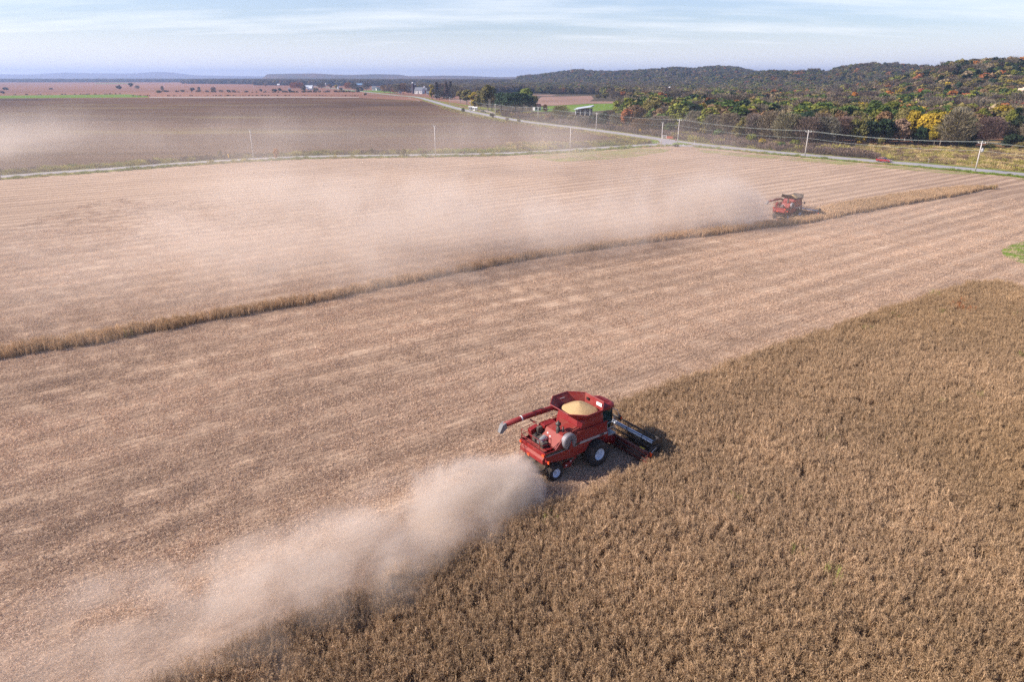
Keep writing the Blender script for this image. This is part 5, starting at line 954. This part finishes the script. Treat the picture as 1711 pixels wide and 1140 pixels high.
    for z, g in ((3.58, 0.0), (3.66, .07), (3.84, .05), (3.93, -.10), (3.97, -.42)):
        ring = []
        for k in range(28):
            a = 2 * math.pi * k / 28; cx0, hx = 1.66, .92 + g; hy = .98 + g; e_ = 2 / 3.6; ca, sa = math.cos(a), math.sin(a)
            ring.append((cx0 + hx * math.copysign(abs(ca) ** e_, ca), cy0 + hy * math.copysign(abs(sa) ** e_, sa), z))
        roof.append(ring)
    rf = MB().loft(roof).build('cab_roof', RD, root, smooth=False, bevel=.01); b = MB()
    for k in range(6): b.box((1.72, cy0 - .5 + k * .2, 3.985), (1.05, .05, .03))
    b.build('rib', RD, rf)
    for s in (-.6, .6): MB().box((2.52, cy0 + s, 3.62), (.1, .22, .12)).build('work_light', M['white_flat'], root)
    MB().lathe([(.07, 0), (.07, .14), (.03, .18)], (1.1, cy0 + .7, 3.95), n=12).build('beacon', M['amber'], root)
    mi = MB().tube([(2.2, cy0 - .85, 3.55), (2.62, cy0 - 1.1, 3.35), (2.72, cy0 - 1.25, 2.75)], .03, 6).build('mirror_arm', M['galv'], root); MB().box((2.74, cy0 - 1.27, 2.75), (.08, .28, .42)).build('mirror', M['black'], mi); MB().box((2.70, cy0 - 1.45, 2.82), (.06, .1, .16)).build('marker_light', M['amber'], mi)
    mi = MB().tube([(2.2, cy0 + .85, 3.55), (2.6, cy0 + 1.2, 3.3), (2.66, cy0 + 1.35, 2.8)], .03, 6).build('mirror_arm', M['black'], root); MB().box((2.68, cy0 + 1.37, 2.75), (.08, .28, .42)).build('mirror', M['black'], mi)
    # pale rails and steps at the right front corner
    b = MB()
    for x in (1.15, 1.95): b.tube([(x, -1.25, 1.95), (x, -1.25, 2.95)], .022, 6)
    for z in (2.45, 2.95): b.tube([(1.15, -1.25, z), (1.95, -1.25, z)], .022, 6)
    b.tube([(1.95, -1.25, 2.95), (2.15, -.85, 3.05), (2.15, -.85, 1.95)], .022, 6); b.build('cab_rail', M['galv'], root); MB().box((1.55, -1.0, 1.9), (.95, .62, .06)).build('platform', M['galv'], root)
    MB().box((1.12, -.95, 2.75), (.1, .5, .5)).build('side_lamp_box', plain_green, root)
    # ---- frame, axles, drive parts under the body
    MB().prism([(-4.1, .95), (-4.1, 1.3), (-.2, 1.5), (1.2, 1.35), (1.2, .75), (-.3, .7)], -.75, .75).build('chassis', M['dark'], root, bevel=.03)
    MB().cyl((0, -1.2, .95), (0, 1.2, .95), .2, .2, 12).build('front_axle', M['dark'], root); MB().box((-3.8, 0, .66), (.26, 2.5, .26)).build('rear_axle', M['dark'], root, bevel=.03)
    MB().prism([(-2.9, .75), (-2.7, .6), (-.55, 1.7), (-.75, 1.9)], -1.28, -1.1).build('elevator', RD, root, bevel=.03); MB().prism([(-3.0, .62), (-2.35, .55), (-2.2, .85), (-2.8, 1.0)], -1.30, -1.05).build('auger_housing', RD, root, bevel=.03)
    for x, z, r_ in ((-1.6, 1.35, .26), (-2.2, 1.2, .16), (-.95, 1.6, .14)): MB().lathe([(.04, -.05), (r_, -.05), (r_, .05), (.04, .05)], (x, -1.24, z), 'y', 18).build('pulley', M['dark'], root)
    for x, z in ((-2.35, 1.02), (-1.9, 1.5), (-1.35, 1.72), (-2.75, .8)): MB().box((x, -1.31, z), (.1, .02, .09)).build('decal', M['white_flat'], root)
    MB().box((-1.6, 1.25, 1.2), (1.5, .5, .9)).build('fuel_box', RD, root, bevel=.05)
    # ---- wheels
    def wheel(x, y, r_, wd, rimr, nl):
        s = 1 if y > 0 else -1
        tb = MB().lathe([(rimr, -wd * .42), (rimr * 1.25, -wd * .5), (r_ * .86, -wd * .5), (r_ * .95, -wd * .40), (r_ * .965, 0), (r_ * .95, wd * .40), (r_ * .86, wd * .5), (rimr * 1.25, wd * .5), (rimr, wd * .42)], (x, y, r_), 'y', 40, False)
        for k in range(nl):
            for q in (-1, 1):
                a = 2 * math.pi * (k + (.5 if q > 0 else 0)) / nl; m_ = Matrix.Rotation(-a, 3, 'Y') @ Matrix.Rotation(q * R(32), 3, 'X')
                p = Matrix.Rotation(-a, 3, 'Y') @ Vector((r_ * .965, q * wd * .24, 0)); tb.box((x + p.x, y + p.y, r_ + p.z), (.085, wd * .52, .065), M_=m_)
        w_ = tb.build('wheel', M['rubber'], root); o_ = s * wd
        MB().lathe([(.03, -.04 * s + o_ * .08), (rimr * .3, o_ * .12), (rimr * .34, o_ * .05), (rimr * .8, o_ * .02), (rimr * .93, o_ * .30), (rimr * 1.02, o_ * .44), (rimr * 1.03, -o_ * .4)], (x, y, r_), 'y', 32).build('rim', M['rim'], w_)
        b_ = MB()
        for k in range(8): a = k * math.pi / 4; b_.cyl((x + rimr * .24 * math.cos(a), y + o_ * .1, r_ + rimr * .24 * math.sin(a)), (x + rimr * .24 * math.cos(a), y + o_ * .16, r_ + rimr * .24 * math.sin(a)), .022, .022, 6)
        b_.build('wheel_bolts', M['galv'], w_)
    for s in (-1, 1): wheel(0, s * 1.45, .96, .78, .44, 18); wheel(-3.8, s * 1.32, .63, .42, .33, 14)
    # ---- feeder house and header
    MB().loft([[(.9, -.62, 1.2), (.9, .62, 1.2), (.9, .62, 1.95), (.9, -.62, 1.95)], [(2.75, -.62, .35), (2.75, .62, .35), (2.75, .62, 1.05), (2.75, -.62, 1.05)]]).build('feeder_house', RD, root, bevel=.03)
    W = 3.88
    hd = MB(); hd.prism([(2.70, .30), (2.70, 1.15), (2.78, 1.22), (2.84, 1.15), (2.80, .34)], -W, W); hd.prism([(2.72, .22), (2.72, .30), (3.9, .14), (3.9, .09)], -W, W)
    for s in (-1, 1): hd.prism([(2.68, .15), (2.68, 1.12), (3.2, 1.0), (4.0, .45), (4.75, .12), (4.75, .05), (3.9, .08)], s * W, s * (W + .07))
    H_ = hd.build('header', M['header'], root, bevel=.01); 
    MB().cyl((3.12, -W + .05, .55), (3.12, W - .05, .55), .16, .16, 14).build('cross_auger', M['galv'], H_, smooth=True)
    b = MB(); pts = [(3.12 + .27 * math.cos(k * .55), -W + .1 + (2 * W - .2) * k / 150, .55 + .27 * math.sin(k * .55)) for k in range(151)]; b.tube(pts, .03, 5); b.build('auger_flight', M['galv'], H_)
    b = MB(); b.box((2.66, 0, .55), (.08, 2 * W, .1)); b.box((2.66, 0, .85), (.08, 2 * W, .08)); b.build('back_beam', M['dark'], H_)
    b = MB()
    for k in range(50): b.prism([(3.88, .08), (3.88, .13), (4.02, .09)], -W + .08 + k * (2 * W - .16) / 49 - .03, -W + .08 + k * (2 * W - .16) / 49 + .03)
    b.build('cutter_bar', M['dark'], H_)
    rx, rz_, rr_ = 3.85, 1.38, .52
    RL = MB().cyl((rx, -W + .25, rz_), (rx, W - .25, rz_), .13, .13, 14).build('reel', M['rim'], H_, smooth=True)
    for k in range(6):
        a = k * math.pi / 3 + .35; bx, bz = rx + rr_ * math.cos(a), rz_ + rr_ * math.sin(a); b = MB(); b.cyl((bx, -W + .22, bz), (bx, W - .22, bz), .028, .028, 6)
        for q in range(52): yy = -W + .3 + q * (2 * W - .6) / 51; b.cyl((bx, yy, bz), (bx + .05, yy, bz - .23), .012, .008, 4, False)
        b.build('reel_bat', M['black'], RL)
    b = MB()
    for yy in (-2.35, -.8, .8, 2.35):
        for k in range(6):
            a = k * math.pi / 3 + .35; b.cyl((rx, yy, rz_), (rx + rr_ * math.cos(a), yy, rz_ + rr_ * math.sin(a)), .026, .02, 6)
            a2 = a + math.pi / 3; b.cyl((rx + rr_ * .55 * math.cos(a), yy, rz_ + rr_ * .55 * math.sin(a)), (rx + rr_ * .55 * math.cos(a2), yy, rz_ + rr_ * .55 * math.sin(a2)), .018, .018, 5)
    b.build('reel_spider', M['black'], RL)
    for s in (-1, 1):
        hexa = [(rx + .60 * math.cos(k * math.pi / 3 + .35), rz_ + .60 * math.sin(k * math.pi / 3 + .35)) for k in range(6)]
        MB().prism(hexa, s * (W - .22), s * (W - .10)).build('reel_shield', M['black'], RL, bevel=.02)
        MB().tube([(2.85, s * (W - .03), 1.15), (3.4, s * (W - .03), 1.40), (rx + .1, s * (W - .03), rz_)], .05, 8).build('reel_arm', M['black'], H_); MB().cyl((2.9, s * (W + .02), .9), (3.6, s * (W + .02), 1.3), .035, .035, 8).build('reel_cylinder', M['galv'], H_)
        MB().loft([[(3.6, s * (W + .04 + q), z) for q, z in ((-.09, .1), (.09, .1), (.07, .62), (-.07, .62))], [(4.5, s * (W + .04 + q), z) for q, z in ((-.07, .07), (.07, .07), (.04, .36), (-.04, .36))], [(5.15, s * (W + .04 + q), z) for q, z in ((-.02, .05), (.02, .05), (.01, .12), (-.01, .12))]]).build('crop_divider', RD, H_)
        MB().box((2.95, s * (W + .10), .95), (.05, .22, .34), M_=Matrix.Rotation(R(12), 3, 'X')).build('reflector', M['amber'], H_)
        MB().tube([(4.3, s * (W + .12), .45), (4.75, s * (W + .22), .75), (5.0, s * (W + .12), .35)], .025, 6).build('divider_rod', RD, H_)
    MB().box((3.05, -W + .9, 1.0), (.28, .45, .04)).build('caution_sticker', M['yellow'], H_)
    return root
plain_green = plain('green_tinted_box', (0.05, 0.16, 0.12), 0.3)
def grain_heap(loc, rz, rx_, ry_, z0, h, label):
    n, m_ = 48, 16; V = []; F = []; r = np.random.default_rng(4)
    for j in range(m_ + 1):
        f = j / m_
        for i in range(n):
            a = 2 * math.pi * i / n; sq = 1.0 - .06 * math.cos(4 * a); zz = z0 + h * (1 - f) ** .9 * (1 - .15 * (1 - f)) + r.normal(0, .006); V.append((-.53 + rx_ * f * sq * math.cos(a), ry_ * f * sq * math.sin(a), zz))
    for j in range(m_):
        for i in range(n): F.append((j * n + i, (j + 1) * n + i, (j + 1) * n + (i + 1) % n, j * n + (i + 1) % n))
    me = bpy.data.meshes.new('grain_heap'); me.from_pydata(V, [], F); me.materials.append(M['grain']); me.shade_smooth(); o = bpy.data.objects.new('grain_heap', me); COL.objects.link(o); o.location = (*loc, 0); o.rotation_euler = (0, 0, rz); tag(o, label, 'grain')
C1 = (5.31, 44.67); A1 = R(36); C2 = (56.6, 138.3); A2 = R(38)
make_combine(C1, A1, 'large red combine in the foreground cutting soybeans, its tank full of grain', True); grain_heap(C1, A1, 1.20, 1.27, 4.09, .56, 'heap of tan soybeans filling the tank of the near combine')
make_combine(C2, A2, 'distant red combine with black tank flaps cutting the narrow strip', False); grain_heap(C2, A2, 1.25, 1.15, 3.96, .8, 'small golden heap of soybeans in the tank of the far combine')

# ================================================================ dust and air
def dust_cloud(name, dens_fn, lo, hi, res, col, label, g=0.2, loc=(0, 0, 0), rz=0.0, step=1.0):
    """a volume of dust: its density field is sampled on a grid between lo and hi"""
    m = bpy.data.materials.new(name + '_air'); m.use_nodes = True; t = m.node_tree; t.nodes.clear(); o_ = t.nodes.new('ShaderNodeOutputMaterial'); pv = t.nodes.new('ShaderNodeVolumePrincipled')
    pv.inputs['Color'].default_value = (*col, 1); pv.inputs['Anisotropy'].default_value = g; pv.inputs['Density'].default_value = 0.01; t.links.new(pv.outputs[0], o_.inputs['Volume'])
    if hasattr(m.cycles, 'volume_step_rate'): m.cycles.volume_step_rate = step
    gt = bpy.data.node_groups.new(name, 'GeometryNodeTree'); gt.interface.new_socket('Geometry', in_out='INPUT', socket_type='NodeSocketGeometry'); gt.interface.new_socket('Geometry', in_out='OUTPUT', socket_type='NodeSocketGeometry')
    go = gt.nodes.new('NodeGroupOutput'); vc = gt.nodes.new('GeometryNodeVolumeCube'); sm = gt.nodes.new('GeometryNodeSetMaterial'); sm.inputs['Material'].default_value = m
    vc.inputs['Min'].default_value = lo; vc.inputs['Max'].default_value = hi
    for k, n in zip('XYZ', res): vc.inputs['Resolution ' + k].default_value = n
    gt.links.new(math_(gt, 'MULTIPLY_ADD', dens_fn(gt, gt.nodes.new('GeometryNodeInputPosition').outputs[0]), 100.0, math_(gt, 'MULTIPLY_ADD', noise(gt, gt.nodes.new('GeometryNodeInputPosition').outputs[0], 3.0, 1), 0.004, 0.001)), vc.inputs['Density']); gt.links.new(vc.outputs[0], sm.inputs[0]); gt.links.new(sm.outputs[0], go.inputs[0])
    vd = bpy.data.volumes.new(name); o = bpy.data.objects.new(name, vd); COL.objects.link(o); vd.materials.append(m); o.location = loc; o.rotation_euler = (0, 0, rz)
    md = o.modifiers.new('dust', 'NODES'); md.node_group = gt; tag(o, label, 'dust', None, 'stuff'); return o
def vscale(t, co, s, off=(0, 0, 0)):
    a = t.nodes.new('ShaderNodeVectorMath'); a.operation = 'MULTIPLY_ADD'; t.links.new(co, a.inputs[0]); a.inputs[1].default_value = s; a.inputs[2].default_value = off; return a.outputs[0]
def xyz(t, co):
    s = t.nodes.new('ShaderNodeSeparateXYZ'); t.links.new(co, s.inputs[0]); return s.outputs
def interp(t, x, pts):
    c = t.nodes.new('ShaderNodeFloatCurve'); lo, hi = pts[0][0], pts[-1][0]; mx = max(p[1] for p in pts)
    cv = c.mapping.curves[0]; c.mapping.extend = 'HORIZONTAL'
    while len(cv.points) < len(pts): cv.points.new(0.5, 0.5)
    for p, (a, b_) in zip(cv.points, pts): p.location = ((a - lo) / (hi - lo), b_ / mx); p.handle_type = 'AUTO_CLAMPED'
    c.mapping.update(); t.links.new(math_(t, 'DIVIDE', math_(t, 'SUBTRACT', x, lo), hi - lo, clamp=True), c.inputs['Value']); return math_(t, 'MULTIPLY', c.outputs[0], mx)
def plume(name, origin, rz, secs, n_scale, thr, dens, label, col, stretch=(0.85, 1, 1), soft=0.35, seed=0.0, step=1.0, g=0.2, detail=4, wisp=0.6, vox=0.2, gain=3.2):
    """secs: (distance behind the machine, centre offset to the left, half width, height, density)"""
    def fn(t, co):
        x, y, z = xyz(t, co); s = math_(t, 'MULTIPLY', x, -1)
        c = math_(t, 'SUBTRACT', interp(t, s, [(q[0], q[1] + 50) for q in secs]), 50); hw = interp(t, s, [(q[0], q[2]) for q in secs]); h = interp(t, s, [(q[0], q[3]) for q in secs]); d = interp(t, s, [(q[0], q[4]) for q in secs])
        wo = vscale(t, co, stretch, (seed, seed * 1.7, 0))
        nz = noise(t, wo, n_scale, detail, 0.58, wisp)
        yy = math_(t, 'DIVIDE', math_(t, 'SUBTRACT', y, c), hw); zz = math_(t, 'DIVIDE', z, h); rr = math_(t, 'SQRT', math_(t, 'ADD', math_(t, 'MULTIPLY', yy, yy), math_(t, 'MULTIPLY', zz, zz)))
        e = math_(t, 'SUBTRACT', 1.0, rr)                        # 1 on the axis, 0 at the edge
        v = math_(t, 'ADD', math_(t, 'MULTIPLY', e, soft * 2), math_(t, 'MULTIPLY', math_(t, 'SUBTRACT', nz, thr), gain))
        v = math_(t, 'MULTIPLY', v, 1.7, clamp=True); v = math_(t, 'MULTIPLY', v, math_(t, 'MULTIPLY', math_(t, 'ADD', e, 0.12), 4.0, clamp=True))
        n2 = noise(t, wo, n_scale * 4.5, 4, 0.65, 1.2); fz = math_(t, 'MULTIPLY_ADD', math_(t, 'SUBTRACT', n2, 0.40), 5.0, 0.35, clamp=True)
        return math_(t, 'MULTIPLY', math_(t, 'MULTIPLY', math_(t, 'MULTIPLY', v, math_(t, 'MULTIPLY_ADD', fz, 0.75, 0.25)), d), dens)
    y0 = min(q[1] - q[2] * 1.25 for q in secs); y1 = max(q[1] + q[2] * 1.25 for q in secs); L_ = secs[-1][0]; H_ = max(q[3] for q in secs) * 1.2
    return dust_cloud(name, fn, (-L_, y0, 0.05), (1.5, y1, H_), (int(L_ / vox), int((y1 - y0) / vox), int(H_ / vox)), col, label, g, (*origin, 0), rz, step)
tan = (0.95, 0.845, 0.755)
# near plume, blown back from the chopper
r_ = A1
o1 = (C1[0] - 4.6 * math.cos(A1) - 0 * math.sin(A1), C1[1] - 4.6 * math.sin(A1))
plume('dust_cloud', o1, A1, [(0, -.2, 1.1, 1.0, .5), (1.2, -.8, 2.2, 2.3, 1.5), (3, -1.8, 3.4, 3.2, 1.3), (6, -1.6, 4.2, 3.8, .85), (10, -1.5, 4.9, 4.2, .50), (14, -2.0, 5.2, 4.2, .36), (19, -2.4, 5.2, 4.2, .32), (24, -2.0, 5.4, 4.2, .26), (30, -1.0, 6.2, 4.0, .08), (36, 0, 7, 4.0, 0)],
      0.32, 0.535, 1.0, 'thick tan dust plume blown out behind the near combine', tan, soft=.50, detail=6, seed=3.3, step=2.5, vox=0.22)
o2 = (C2[0] - 4.6 * math.cos(A2), C2[1] - 4.6 * math.sin(A2))
plume('dust_cloud', o2, R(36), [(0, 0, 1.5, 1.5, 0), (1, 0, 2.2, 3, .9), (6, 1.5, 4, 6, .9), (12, 3, 7, 9.5, .50), (26, 5, 10, 12, .28), (45, 9, 15, 12, .16), (65, 13, 20, 14, .16), (85, 16, 24, 15, .12), (105, 18, 26, 14, .06), (135, 20, 28, 13, 0)],
      0.11, 0.535, 0.44, 'pale dust plume trailing behind the distant combine along the strip', tan, soft=.50, detail=5, seed=9.1, step=2.0, vox=0.6)
# older dust drifting over the left half of the stubble
def veil(t, co):
    x, y, z = xyz(t, co)
    n1 = noise(t, vscale(t, co, (1, .8, .5)), 0.030, 4, 0.6, 0.6); n2 = noise(t, vscale(t, co, (1, .6, .3)), 0.011, 2, 0.5)
    v = math_(t, 'MULTIPLY', math_(t, 'SUBTRACT', n1, 0.48), 6.0, clamp=True); w2 = math_(t, 'MULTIPLY', math_(t, 'SUBTRACT', n2, 0.40), 4.0, clamp=True)
    top = math_(t, 'MULTIPLY', math_(t, 'SUBTRACT', 1.0, math_(t, 'DIVIDE', z, 17.0)), 1.4, clamp=True)
    ex = math_(t, 'SUBTRACT', 1.0, math_(t, 'POWER', math_(t, 'ABSOLUTE', math_(t, 'DIVIDE', math_(t, 'ADD', x, 85), 175)), 4.0), clamp=True); ey = math_(t, 'SUBTRACT', 1.0, math_(t, 'POWER', math_(t, 'ABSOLUTE', math_(t, 'DIVIDE', math_(t, 'SUBTRACT', y, 215), 153)), 4.0), clamp=True)
    d = math_(t, 'MULTIPLY', math_(t, 'MULTIPLY', math_(t, 'ADD', math_(t, 'MULTIPLY', v, w2), 0.10), top), math_(t, 'MULTIPLY', ex, ey)); return math_(t, 'MULTIPLY', d, 0.020)
dust_cloud('drifting_dust', veil, (-260, 62, .15), (90, 368, 17.5), (140, 122, 9), tan, 'thin old dust drifting over the left half of the stubble field', 0.2, step=3.0)
# the air itself
m = bpy.data.materials.new('haze_air'); m.use_nodes = True; t = m.node_tree; t.nodes.clear(); o_ = t.nodes.new('ShaderNodeOutputMaterial'); pv = t.nodes.new('ShaderNodeVolumePrincipled')
pv.inputs['Color'].default_value = (0.45, 0.61, 0.96, 1); pv.inputs['Density'].default_value = HAZE if 'HAZE' in globals() else 0.00012; pv.inputs['Anisotropy'].default_value = 0.3; t.links.new(pv.outputs[0], o_.inputs['Volume'])
o = MB().box((0, 7600, 84), (18400, 16200, 172)).build('haze', m); tag(o, None, None, None, 'stuff')
